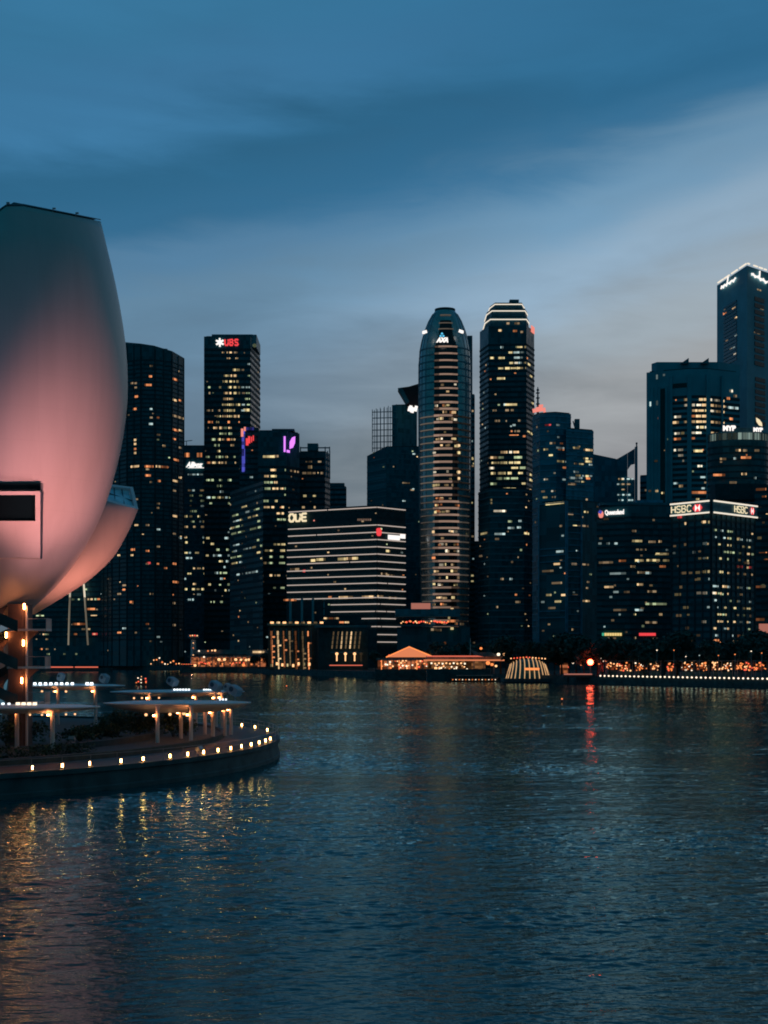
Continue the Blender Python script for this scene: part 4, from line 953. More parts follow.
def water():
    """The bay: one sheet to the horizon, with real wind waves wherever the bay can be seen from the bridge."""
    import numpy as np
    m, nt, out = new_mat('bay water'); L = nt.links.new
    g = nt.nodes.new('ShaderNodeNewGeometry')
    n = nt.nodes.new('ShaderNodeTexNoise'); n.inputs['Scale'].default_value = 3.4; n.inputs['Detail'].default_value = 3; mpw = nt.nodes.new('ShaderNodeMapping'); mpw.inputs['Scale'].default_value = (.55, 1.1, 1); L(g.outputs['Position'], mpw.inputs[0]); L(mpw.outputs[0], n.inputs['Vector'])
    bp = nt.nodes.new('ShaderNodeBump'); bp.inputs['Strength'].default_value = 1; bp.inputs['Distance'].default_value = .04; L(n.outputs['Fac'], bp.inputs['Height'])
    df = nt.nodes.new('ShaderNodeBsdfDiffuse'); df.inputs[0].default_value = (.003, .066, .077, 1)           # green-blue light scattered back from the harbour water
    gl = nt.nodes.new('ShaderNodeBsdfGlossy'); gl.inputs['Color'].default_value = (.62, .95, .96, 1); gl.inputs['Roughness'].default_value = .05
    fr = nt.nodes.new('ShaderNodeFresnel'); fr.inputs['IOR'].default_value = 1.333
    mx = nt.nodes.new('ShaderNodeMixShader')
    for nd in (df, gl, fr): L(bp.outputs[0], nd.inputs['Normal'])
    L(fr.outputs[0], mx.inputs[0]); L(df.outputs[0], mx.inputs[1]); L(gl.outputs[0], mx.inputs[2]); L(mx.outputs[0], out.inputs[0])
    ds = [22.0]
    while ds[-1] < 1250: ds.append(ds[-1] + .105 * (ds[-1] / 34) ** .62)
    D = np.array(ds); A = np.linspace(-.47, .47, 752)
    YY, AA = np.meshgrid(D, A, indexing='ij'); XX = YY * np.tan(AA)
    rn = np.random.default_rng(4); H = np.zeros_like(XX)
    N = 72
    # calm and ruffled patches drawn out by the wind
    def slow(lx, ly, seed):
        q = np.random.default_rng(seed); s = np.zeros_like(XX)
        for _ in range(9):
            a = q.normal(0, 1); b_ = q.normal(0, 1); s += np.sin(2 * np.pi * (XX * a / lx + YY * b_ / ly) + q.uniform(0, 6.28))
        return s / 3.0
    ruff = np.clip(.78 + .34 * slow(120, 55, 8) + .16 * slow(30, 14, 9), .28, 1.35)
    for i in range(N):
        lam = .32 * (5.0 / .32) ** ((i / (N - 1)) ** 1.7) * rn.uniform(.92, 1.08)
        th = -np.pi / 2 + .15 + rn.normal(0, .36)
        s = .225 * math.sqrt(2 / N) * (1.1 if lam < .8 else .68 if lam < 1.6 else .38 if lam < 3 else .25)
        ph = 2 * np.pi / lam * (XX * np.cos(th) + YY * np.sin(th)) + rn.uniform(0, 6.28)
        w = np.sin(ph); H += s * lam / (2 * np.pi) * (w + .22 * (w * w - .5)) * (ruff if lam < 3.5 else 1)
    edge = np.clip(np.minimum(np.minimum((AA + .47), (.47 - AA)) / .06, np.minimum((YY - 22) / 2, (D[-1] - YY) / 20)), 0, 1)
    H *= edge
    nr, nc = H.shape; co = np.stack([XX, YY, H], -1).reshape(-1, 3)
    idx = np.arange(nr * nc).reshape(nr, nc)
    q = np.stack([idx[:-1, :-1], idx[:-1, 1:], idx[1:, 1:], idx[1:, :-1]], -1).reshape(-1, 4)
    # flat water all round it
    
    ext = np.array([(-9000, -400, 0), (9000, -400, 0), (9000, 9000, 0), (-9000, 9000, 0)], float)
    nb = nr * nc
    co = np.concatenate([co, ext]); near_l, near_r, far_l, far_r = idx[0, 0], idx[0, -1], idx[-1, 0], idx[-1, -1]
    extra = np.array([(nb, nb + 1, near_r, near_l), (nb + 1, nb + 2, far_r, near_r), (nb + 2, nb + 3, far_l, far_r), (nb + 3, nb, near_l, far_l)])
    q = np.concatenate([q, extra]).astype(np.int32)
    me = bpy.data.meshes.new('water'); me.vertices.add(len(co)); me.vertices.foreach_set('co', co.astype(np.float32).ravel())
    me.loops.add(q.size); me.loops.foreach_set('vertex_index', q.ravel())
    me.polygons.add(len(q)); me.polygons.foreach_set('loop_start', np.arange(0, q.size, 4, dtype=np.int32)); me.polygons.foreach_set('loop_total', np.full(len(q), 4, np.int32))
    me.polygons.foreach_set('use_smooth', np.ones(len(q), bool)); me.update(calc_edges=True); me.materials.append(m)
    o = bpy.data.objects.new('water', me); COL.objects.link(o); tag(o, kind='structure')


def leaf_mesh(b, c, rx, rz, n, size, mi=0, seed=0):
    rn = random.Random(seed)
    lobes = [(Vector((rn.uniform(-.5, .5) * rx, rn.uniform(-.5, .5) * rx, rn.uniform(-.45, .5) * rz)), rn.uniform(.45, .7)) for _ in range(7)]
    for _ in range(n):
        lc, lr = rn.choice(lobes)
        u = Vector((rn.gauss(0, 1), rn.gauss(0, 1), rn.gauss(0, 1))).normalized() * rn.random() ** .4
        p = Vector(c) + lc + Vector((u.x * rx * lr, u.y * rx * lr, u.z * rz * lr))
        a = Vector((rn.gauss(0, 1), rn.gauss(0, 1), rn.gauss(0, .6))).normalized(); t = a.cross(Vector((rn.gauss(0, 1), rn.gauss(0, 1), rn.gauss(0, 1)))).normalized()
        s = size * rn.uniform(.6, 1.3)
        b.face([p - a * s, p + t * s * .55, p + a * s, p - t * s * .55], mi)


def far_trees():
    protos = []
    for k, (h, rx) in enumerate(((13, 5.2), (15.5, 6.2), (11, 4.4))):
        r = thing('waterfront_tree', 'dark leafy tree in the row along the far waterfront', 'tree', (0, 0, 0), 'trees along the far waterfront')
        b = MB(); b.tube([(0, 0, 0), (.2, 0, h * .3), (.1, .2, h * .6)], [.4, .3, .15], 7)
        for j in range(5):
            a = j * 1.26; b.tube([(.15, .1, h * .32 + j * .3), (math.cos(a) * rx * .5, math.sin(a) * rx * .5, h * .6)], [.2, .07], 5)
        b.build('trunk', M['bark'], r)
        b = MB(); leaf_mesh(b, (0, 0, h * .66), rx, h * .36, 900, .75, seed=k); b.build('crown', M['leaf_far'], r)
        protos.append((r, tree_of(r)))
    first = [True] * 3
    rn = random.Random(3)
    spots = []
    px = 6
    while px < 775:
        spots.append((px, rn.uniform(12, 40)))
        px += rn.uniform(5, 9) if px > 430 else rn.uniform(9, 17)
    for px, back in spots:
        if any(a < px < b_ for a, b_ in ((184, 200), (268, 366))): continue
        d = shore_d(px) + back; k = rn.randrange(3); r, tr = protos[k]
        loc = (X(px, d), d, 2.9); rz = rn.uniform(0, 6.28); s = rn.uniform(.8, 1.1) * (1.1 if px > 430 else .8)
        if first[k]: r.location = loc; r.rotation_euler = (0, 0, rz); r.scale = (s, s, s); first[k] = False
        else: dup(r, loc, tr, rz, s)


def lamps(parent, lst, d, name='lamp'):
    for (x, y, r, mk) in lst:
        b = MB(); b.ball(P(x, y, d), r * d / F, n=8, m=5); b.build(name, M[mk], parent)


def waterfront():
    rn = random.Random(11)
    # left: pier restaurant with lookout tower
    d = 846
    r = thing('lookout_tower', 'slim pale lookout tower with four lamps under its flared top', 'tower', (X(193.5, d), d, 2.9))
    b = MB(); q = P(193.5, 650, d); b.tube([(q.x, q.y, 2.9), (q.x, q.y, Z(640.5, d)), (q.x, q.y, Z(639, d))], [2.4, 1.7, 2.2], 10); b.build('shaft', M['pole_white'], r)
    b = MB(); b.tube([(q.x, q.y, Z(639.5, d)), (q.x, q.y, Z(637.5, d)), (q.x, q.y, Z(635.5, d)), (q.x, q.y, Z(634.6, d))], [2.4, 3.9, 3.9, 3.2], 12); b.build('lantern_room', M['stone_grey'], r)
    lamps(r, [(190.3, 635.7, .75, 'bulb_orange'), (192.5, 635.5, .7, 'bulb'), (194.8, 635.5, .75, 'bulb_red'), (197.2, 635.7, .7, 'bulb')], d - 4)
    for k, y in enumerate((643, 648, 655, 660)): lamps(r, [(193.2, y, .55, 'bulb_orange' if k % 2 else 'bulb')], d - 2.6)
    sl = bpy.data.lights.new('tower_uplight', 'POINT'); sl.energy = 2500; sl.color = (1, .35, .18); sl.shadow_soft_size = .5
    so = bpy.data.objects.new('tower_uplight', sl); COL.objects.link(so); so.parent = r; so.location = Vector((q.x, q.y - 7, 5)) - r.location
    d = 836
    r = thing('pier_restaurant', 'long pier restaurant glowing orange under a grey roof beside the lookout tower', 'restaurant', (X(232, d), d, 2.9))
    b = MB(); b.obox(P(232, 652, d + 6), 50, 16, 3.0); b.build('roof', M['skin_roof'], r)
    b = MB(); b.obox(P(231, 656.5, d + 5), 56, 18, 1.0); b.build('eave', M['skin_roof'], r)
    b = MB(); b.obox(P(229, 662, d + 9), 50, 6, 7); b.build('dining_hall', M['hall'], r)
    b = MB(); b.obox(P(226, 670.4, d), 57, 10, 5); b.build('deck', M['quay'], r)
    for k in range(11): x = 200 + k * 6; bb = MB(); bb.obox(P(x, 662, d - 4), .7, .7, 8.5); bb.build('post', M['stone_dark'], r)
    lamps(r, [(219, 659.5, 1.6, 'bulb'), (224.5, 659.5, 1.5, 'bulb'), (235.8, 659.6, 1.5, 'bulb'), (241, 659.8, 1.2, 'bulb'), (246, 660, 1.3, 'bulb'), (249, 659.6, 1.3, 'bulb'), (252.5, 659.6, 1.3, 'bulb'), (258, 659.6, .8, 'bulb_orange'), (204, 657, .9, 'bulb_white'), (208, 651, .8, 'bulb_orange'), (212, 650.5, .8, 'bulb'), (215, 650.5, 1.1, 'bulb'), (199, 651, .9, 'bulb_white'), (261.5, 660, .8, 'bulb_orange')], d - 5)
    for k in range(26): lamps(r, [(198 + rn.random() * 54, 661.5 + rn.random() * 4, .5 + rn.random() * .35, rn.choice(['bulb_red', 'bulb_orange', 'bulb_red', 'bulb_orange']))], d - 5.2)
    lamps(r, [(243.5, 665, 1.6, 'bulb_orange'), (195, 665.4, 1.4, 'bulb')], d - 6)
    b = MB(); b.obox(P(258.5, 652, d - 2.6), 7.6, 1, 1.3); b.build('lit_sign', M['w_warm'], r)
    for k in range(7): bb = MB(); bb.obox(P(247.6 + k * 2.7, 669, d - 5.8), 1.2, .6, .9); bb.build('deck_light', M['bulb_white'], r)
    for k in range(8): lamps(r, [(181.5 + k * 1.7, 664.2, .45, 'bulb_red' if k % 2 else 'bulb_orange')], d - 5)
    b = MB(); b.obox(P(188, 665.4, d + 4), 12, 4, 1.2); b.build('gangway', M['quay'], r)
    # scattered quay lamps at the left, each its own lamp post
    def post(px, y, size, mk, lab, grp, dd=None):
        dd = dd or shore_d(px) + rn.uniform(2, 9)
        q = P(px, y, dd); o = thing('quay_lamp', lab, 'lamp', (q.x, q.y, 2.9), grp)
        b = MB(); b.tube([(q.x, q.y, 2.9), (q.x, q.y, q.z)], [.14, .09], 6); b.build('post', M['steel'], o)
        b = MB(); b.ball(q, size * dd / F, n=8, m=5); b.build('lamp_head', M[mk], o)
    for (x, y) in ((38, 659), (44, 662), (48, 660.5), (53, 662), (51, 657.5), (60, 661.5), (68, 660), (79, 663), (88, 660), (95, 660.5)):
        post(x, y, .8, rn.choice(['bulb', 'bulb_orange', 'bulb_white']), 'small lamp on the far left quay, seen just past the spiral stair landing', 'far quay lamps past the stairs')
    for k in range(16):
        post(137 + k * 2.8, rn.uniform(657, 664.5), rn.uniform(.5, 1.1), rn.choice(['bulb', 'bulb_orange', 'bulb_white', 'bulb_orange']), 'small warm lamp on the dark quay left of the lookout tower', 'quay lamps left of the lookout tower')
    r = thing('jetty_edge', 'low floating jetty edged by a red light strip past the spiral stairs', 'jetty', (X(73, 900), 900, 0))
    b = MB(); b.obox(P(73, 669.4, 900), 56, 5, 1.8); b.build('deck', M['quay'], r)
    for xa, xb in ((46, 73), (75, 98)): b = MB(); b.obox(P((xa + xb) / 2, 667.1, 897), (xb - xa) * .72, .5, .8); b.build('light_strip', M['hot_strip'], r)
    # Clifford-style tented pier
    d = 592
    r = thing('pier_pavilion', 'pavilion with a glowing orange gable tent roof above a lit terrace', 'pavilion', (X(408, d), d, 2.9))
    b = MB(); zt, ze = Z(647.3, d), Z(657.2, d); xa, xm, xb = X(386, d), X(409, d), X(434, d); y0, y1 = d - 4, d + 14
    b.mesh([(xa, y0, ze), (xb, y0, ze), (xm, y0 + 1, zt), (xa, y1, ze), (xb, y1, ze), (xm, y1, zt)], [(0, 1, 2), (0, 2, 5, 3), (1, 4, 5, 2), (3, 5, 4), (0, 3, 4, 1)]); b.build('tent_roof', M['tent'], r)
    b = MB(); b.tube([(xa, y0 - .2, ze), (xm, y0 + .8, zt + .2), (xb, y0 - .2, ze)], .28, 5); b.build('roof_edge', M['bulb_orange'], r)
    b = MB(); b.obox(P(405, 659.2, d), 27, 16, .9); b.build('eave', M['skin_roof'], r)
    b = MB(); b.obox(P(405, 664.5, d + 5), 26, 6, 4.2); b.build('dining_hall', M['hall'], r)
    b = MB(); b.obox(P(405, 675.3, d), 28, 14, 5.6); b.build('terrace', M['quay'], r)
    for k in range(9): bb = MB(); bb.obox(P(381.5 + k * 5.9, 664.5, d - 6), .45, .45, 5); bb.build('post', M['bulb_orange'] if k % 3 == 0 else M['stone_dark'], r)
    lamps(r, [(380 + rn.random() * 50, 660.6 + rn.random() * 8, .4 + rn.random() * .7, rn.choice(['bulb_red', 'bulb', 'bulb_orange', 'bulb_white', 'bulb'])) for _ in range(40)], d - 7)
    lamps(r, [(389, 655, .6, 'bulb_red'), (406, 660.7, .8, 'bulb')], d - 7)
    d = 560
    r = thing('terrace_gallery', 'long low gallery with two red lit roof edges and a row of arched lamps', 'gallery', (X(464, d), d, 2.9))
    b = MB(); b.obox(P(464, 657.8, d + 5), 34, 12, 1.4); b.build('roof', M['skin_roof'], r)
    b = MB(); b.obox(P(457, 656.2, d - 1.4), 27, .5, .5); b.build('roof_light', M['hot_strip'], r)
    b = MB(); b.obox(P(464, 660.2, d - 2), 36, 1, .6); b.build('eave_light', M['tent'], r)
    b = MB(); b.obox(P(456, 665.5, d + 5), 26, 5, 4); b.build('dining_hall', glow('dim restaurant interior', (1, .42, .16), .22, (1.5, 1.1)), r)
    b = MB(); b.obox(P(458, 675.2, d), 28, 10, 5.6); b.build('terrace', M['quay'], r)
    lamps(r, [(431.5 + k * 3.7, 663.2 + (k % 2) * .5, .95, 'bulb' if k % 3 else 'bulb_white') for k in range(10)], d - 2)
    lamps(r, [(431 + rn.random() * 40, 665 + rn.random() * 4.4, .4 + rn.random() * .5, rn.choice(['bulb', 'bulb_orange', 'bulb_white'])) for _ in range(26)], d - 2.4)
    lamps(r, [(435.8, 668.2, 1.6, 'bulb'), (488, 663, 2.2, 'bulb_orange'), (492, 664.5, 1.6, 'bulb_orange'), (496, 666, 1.3, 'bulb')], d - 3)
    # shelter with raised prow and mast
    d = 556
    r = thing('boat_shelter', 'dark sail shaped shelter with a pale mast behind the gallery', 'shelter', (X(480, d), d, 2.9))
    b = MB(); b.loft([[P(x, y, d + e) for x, y in ((469.5, 648.5), (478, 652.4), (491, 652), (499, 656.2), (484, 656.8), (474, 655))] for e in (0, 9)]); b.build('sail_roof', M['skin_roof'], r)
    b = MB(); b.tube([P(470.4, 655, d), P(470.2, 638, d)], [.25, .12], 6); b.build('mast', M['pole_white'], r)
    for x in (474, 484, 494): b = MB(); q = P(x, 655, d + 4); b.tube([(q.x, q.y, 2.9), q], .25, 6); b.build('post', M['steel'], r)
    lamps(r, [(481, 648.4, 1.4, 'bulb_orange'), (498.5, 654.4, 1.7, 'bulb_white'), (504, 654.4, 1.3, 'bulb')], d - 1.5)
    bumboat()
    # dome pavilion with lit ribs
    d = 518
    r = thing('dome_pavilion', 'low dark dome pavilion wrapped in bright vertical light ribs', 'pavilion', (X(529, d), d, 2.9))
    cx, rx, rz = X(529, d), 22.5 * d / F, 20.5 * d / F; zb = Z(678, d) - .2
    b = MB(); b.ball((cx, d + 5, zb), rx - .25, 7.6, rz - .25, 24, 12); b.build('dome_shell', M['glass_black'], r, smooth=True)
    rib_m = glow('golden light rib', (1, .56, .26), .7)
    for k in range(13):
        u = -1 + 2 * (k + .5) / 13; w = math.sin(u * 1.5)
        pts = []
        for j in range(10):
            t = j / 9 * 1.5
            pts.append((cx + rx * w * (1 - .2 * math.sin(t)), d + 5 - 7.9 * math.cos(t) * math.sqrt(1 - w * w), zb + rz * math.sqrt(1 - .55 * w * w) * math.sin(t)))
        b = MB(); b.tube(pts, .19, 6); b.build('light_rib', rib_m, r)
    b = MB(); b.obox(P(532, 669, d - 3.2), 6, .5, .9); b.build('bar_light', M['bulb_orange'], r)
    b = MB(); b.obox(P(529, 680, d), 22, 12, 1.3); b.build('platform', M['quay'], r)
    lamps(r, [(511 + k * 3.1, 657.2 + abs(k - 5) * .25, .75, rn.choice(['bulb', 'bulb_orange', 'bulb_red'])) for k in range(12)], d + 12, 'string_lamp')
    # little kiosk and jetty to the red lamp
    d = 540
    r = thing('ticket_kiosk', 'small round kiosk glowing red at the end of a pale jetty', 'kiosk', (X(564, d), d, 2.9))
    b = MB(); q = P(564, 668, d); b.tube([(q.x, q.y, 2.9), (q.x, q.y, Z(663, d))], 1.7, 10); b.build('body', M['hall'], r)
    b = MB(); b.tube([(q.x, q.y, Z(663, d)), (q.x, q.y, Z(660.6, d))], [2.6, .3], 10); b.build('roof', M['skin_roof'], r)
    lamps(r, [(555, 664, 1, 'bulb_red'), (553, 660, 1, 'bulb'), (557, 659, .9, 'bulb_orange'), (568, 667, .9, 'bulb_red'), (573, 663, .9, 'bulb_white'), (577, 661, .8, 'bulb'), (581, 665, .7, 'bulb_orange'), (549, 657, .8, 'bulb_white')], d + 2)
    r = thing('jetty', 'pale flat jetty lit along its edge left of the red lamp', 'jetty', (X(577, 494), 494, 0))
    b = MB(); b.obox(P(578, 675.8, 494), 12, 6, 1.2); b.build('deck', M['concrete'], r)
    b = MB(); b.obox(P(578, 674.2, 490.6), 11, .3, .5); b.build('edge_light', M['screen'], r)
    for x in (568, 577, 587): b = MB(); q = P(x, 680, 494); b.tube([(q.x, q.y, -1), (q.x, q.y, 3)], .35, 6); b.build('pile', M['quay'], r)
    d = 505
    r = thing('red_flood_lamp', 'bright red lamp on a post at the tip of the promenade', 'lamp', (X(590.4, d), d, 2.9))
    q = P(590.4, 662.2, d); b = MB(); b.tube([(q.x, q.y, 2.9), (q.x, q.y, q.z - .8)], [.25, .18], 8); b.build('post', M['steel'], r)
    b = MB(); b.ball(q, 1.2, n=16, m=8); b.build('lamp_globe', M['red_beacon'], r)
    b = MB(); b.ball(q + Vector((0, -1.0, 0)), .55, n=12, m=6); b.build('lamp_core', glow('hot lamp core', (1, .35, .25), 4), r)
    # promenade to the right: edge lights, kiosks
    proto = None
    px = 600.3; k = 0
    while px < 775:
        if not (609 < px < 611.5):
            d = shore_d(px) - .9; q = Vector((X(px, d), d, 3.3))
            if proto is None:
                proto = thing('edge_light', 'small warm light in the row along the promenade edge', 'light', q, 'edge lights along the right promenade')
                b = MB(); b.obox(q, .5, .35, .34); b.build('housing', M['steel'], proto)
                b = MB(); b.ball(q + Vector((0, -.25, .0)), .36, n=8, m=5); b.build('lens', M['bulb_white'], proto)
                tr = tree_of(proto)
            else: dup(proto, q, tr)
        px += 4.15 + k * .02; k += 1
    looks = ['flat canopy', 'pitched canopy']
    for i, (xa, w, n, mix) in enumerate(((613, 13, 5, 'bulb_orange bulb'), (625, 14, 8, 'bulb bulb_orange bulb_red'), (641, 12, 5, 'bulb_orange bulb_white'), (655, 10, 4, 'bulb bulb_orange'), (671, 8, 6, 'bulb_red bulb_orange'), (687, 12, 7, 'bulb bulb_orange bulb_white'), (702, 12, 8, 'bulb_orange bulb'), (716, 8, 3, 'bulb'), (726, 11, 7, 'bulb_white bulb_orange bulb'), (740, 8, 3, 'bulb_orange'), (748, 8, 6, 'bulb bulb_red bulb_orange'), (760, 12, 9, 'bulb_orange bulb_red bulb_orange'))):
        px = xa; d = shore_d(px) + 16
        lab = ['wide open kiosk with a few orange lamps, first right of the red lamp', 'crowded kiosk with mixed red and yellow lamps, second right of the red lamp', 'kiosk with pale and orange lamps, third right of the red lamp', 'small kiosk with few warm lamps under the black block with the red emblem', 'little kiosk full of red lamps under the left edge of the block with hexagon logos', 'broad kiosk with pale lamps below the left hexagon logo', 'broad kiosk packed with orange lamps under the corner of the block with hexagon logos', 'small kiosk with only yellow lamps under the block with hexagon logos', 'wide kiosk with white and orange lamps under the right hexagon logo', 'small kiosk with a few orange lamps just right of the wide white and orange one', 'small kiosk with red and yellow lamps, last but one at the right edge', 'wide glowing orange kiosk cut off by the right picture edge'][i]
        r = thing('waterfront_kiosk', lab, 'kiosk', (X(px, d), d, 2.9), 'kiosks along the right promenade')
        mm = mix.split(); Wd = w * d / F
        b = MB(); b.obox((X(px, d), d + 1, 4.0), Wd, 3, 2.2); b.build('counter', M['stone_dark'], r)
        b = MB(); b.obox((X(px, d), d, Z(660.8, d)), Wd + .8, 4.4, .3); b.build('roof', M['skin_roof'], r)
        for s_ in (-1, 1): b = MB(); b.obox((X(px, d) + s_ * Wd * .48, d - 1.6, (2.9 + Z(661, d)) / 2), .2, .2, Z(661, d) - 2.9); b.build('post', M['steel'], r)
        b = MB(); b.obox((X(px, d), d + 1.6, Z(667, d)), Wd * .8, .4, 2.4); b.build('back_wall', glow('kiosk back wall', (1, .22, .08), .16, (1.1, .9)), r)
        lamps(r, [(px + rn.uniform(-.5, .5) * w, 662.3 + rn.random() * 8.4, rn.uniform(.45, 1.0), rn.choice(mm)) for _ in range(n + 9)], d - 2)
    for k in range(9):
        px = 640 + k * 15.5 + rn.uniform(-3, 3); post(px, rn.uniform(650, 657), rn.uniform(.45, .7), rn.choice(['bulb_white', 'w_cool', 'bulb_orange']), 'dim tall lamp rising among the dark trees above the kiosks', 'tall lamps above the kiosks', shore_d(px) + 10)
    lamps_ = [(601, 658, .8, 'bulb_white'), (603, 661, .8, 'bulb_white'), (599, 664, .7, 'bulb_orange'), (606, 661, .7, 'bulb')]
    for x, y, s_, mk in lamps_: post(x, y, s_, mk, 'pale lamp in the small cluster right of the red lamp', 'pale lamps beside the red lamp', 512)
    post(626.4, 650.5, 1.5, 'bulb_red', 'dull red lantern hanging above the promenade kiosks', None, 520)
    post(414, 566, .9, 'w_green', 'x', None, 840) if False else None
    # long blue roof behind the trees
    r = thing('shell_roofed_hall', 'long low hall with a bluish roof behind the promenade trees', 'hall', (X(720, 500), 500, 2.9))
    b = MB(); b.loft([[P(x, y, 500 + e) for x, y in ((655, 660), (655, 650), (680, 645.5), (720, 646), (760, 644.6), (790, 648), (790, 660))] for e in (0, 26)]); b.build('roof', M['stone_blue'], r)
    b = MB(); b.obox((X(722, 503), 512, 5), 50, 20, 4.2); b.build('wall', M['glass_black'], r)


def bumboat():
    def boat(d, xa, xb, label, nl):
        cx = X((xa + xb) / 2, d); L_ = (xb - xa) / F * d
        r = thing('bumboat', label, 'boat', (cx, d, 0)); b = MB(); rs = []
        for t, w, zb, zt in ((-.5, .25, .5, 1.9), (-.44, .8, .05, 1.5), (-.2, 1, -.3, 1.2), (.2, 1, -.3, 1.2), (.42, .7, 0, 1.5), (.5, .1, .7, 2.1)):
            x = cx + t * L_; hw = w * L_ * .13
            rs.append([(x, d - hw, zt), (x, d - hw * .6, zb), (x, d + hw * .6, zb), (x, d + hw, zt)])
        b.loft(rs); b.build('hull', M['hull'], r)
        b = MB(); b.obox((cx + L_ * .02, d, 1.9), L_ * .6, L_ * .17, 1.5); b.build('cabin', M['dark_glass'], r)
        b = MB(); b.obox((cx + L_ * .02, d, 2.75), L_ * .68, L_ * .22, .2); b.build('roof', M['cabin'], r)
        for k in range(nl):
            x = cx + L_ * (-.4 + .8 * k / max(1, nl - 1)); b = MB(); b.ball((x, d - L_ * .14 - .1, 1.0), .24, n=7, m=4); b.build('lamp', M['bulb_white'] if k % 2 else M['bulb_orange'], r)
        return r
    boat(532, 447, 500, 'long dark river boat with a row of small deck lamps in front of the gallery', 14)
    r = boat(470, 135.5, 147.5, 'small boat with red and white lamps out on the dark water', 3)
    lamps(r, [(138, 678, .7, 'bulb_white'), (141, 679.6, .7, 'bulb_white'), (145.6, 678.6, .8, 'bulb_red'), (146, 681.4, .8, 'bulb_red'), (138.4, 681.6, .8, 'bulb_red'), (141.4, 676.6, .5, 'bulb')], 466)
    for (px, py, d, lab) in ((286.6, 688, 430, 'tiny orange lit buoy on open water below the striped hotel'), (562, 702, 300, 'tiny orange lit buoy floating left of the red reflection')):
        q = P(px, py, CH * F / (py - HZ)); r = thing('buoy', lab, 'buoy', (q.x, q.y, 0))
        b = MB(); b.tube([(q.x, q.y, -.2), (q.x, q.y, .35), (q.x, q.y, .6)], [.45, .4, .12], 10); b.build('float', M['hull'], r)
        b = MB(); b.ball((q.x, q.y, .75), .2, n=8, m=5); b.build('lamp', M['bulb_orange'], r)


# ------------------------------------------------------------------ museum island in the near left
IC = Vector((-62.8, 134.5)); IR = 51.3
def ring_pts(r, a0, a1, n): return [IC + Vector((math.cos(a0 + (a1 - a0) * i / n), math.sin(a0 + (a1 - a0) * i / n))) * r for i in range(n + 1)]


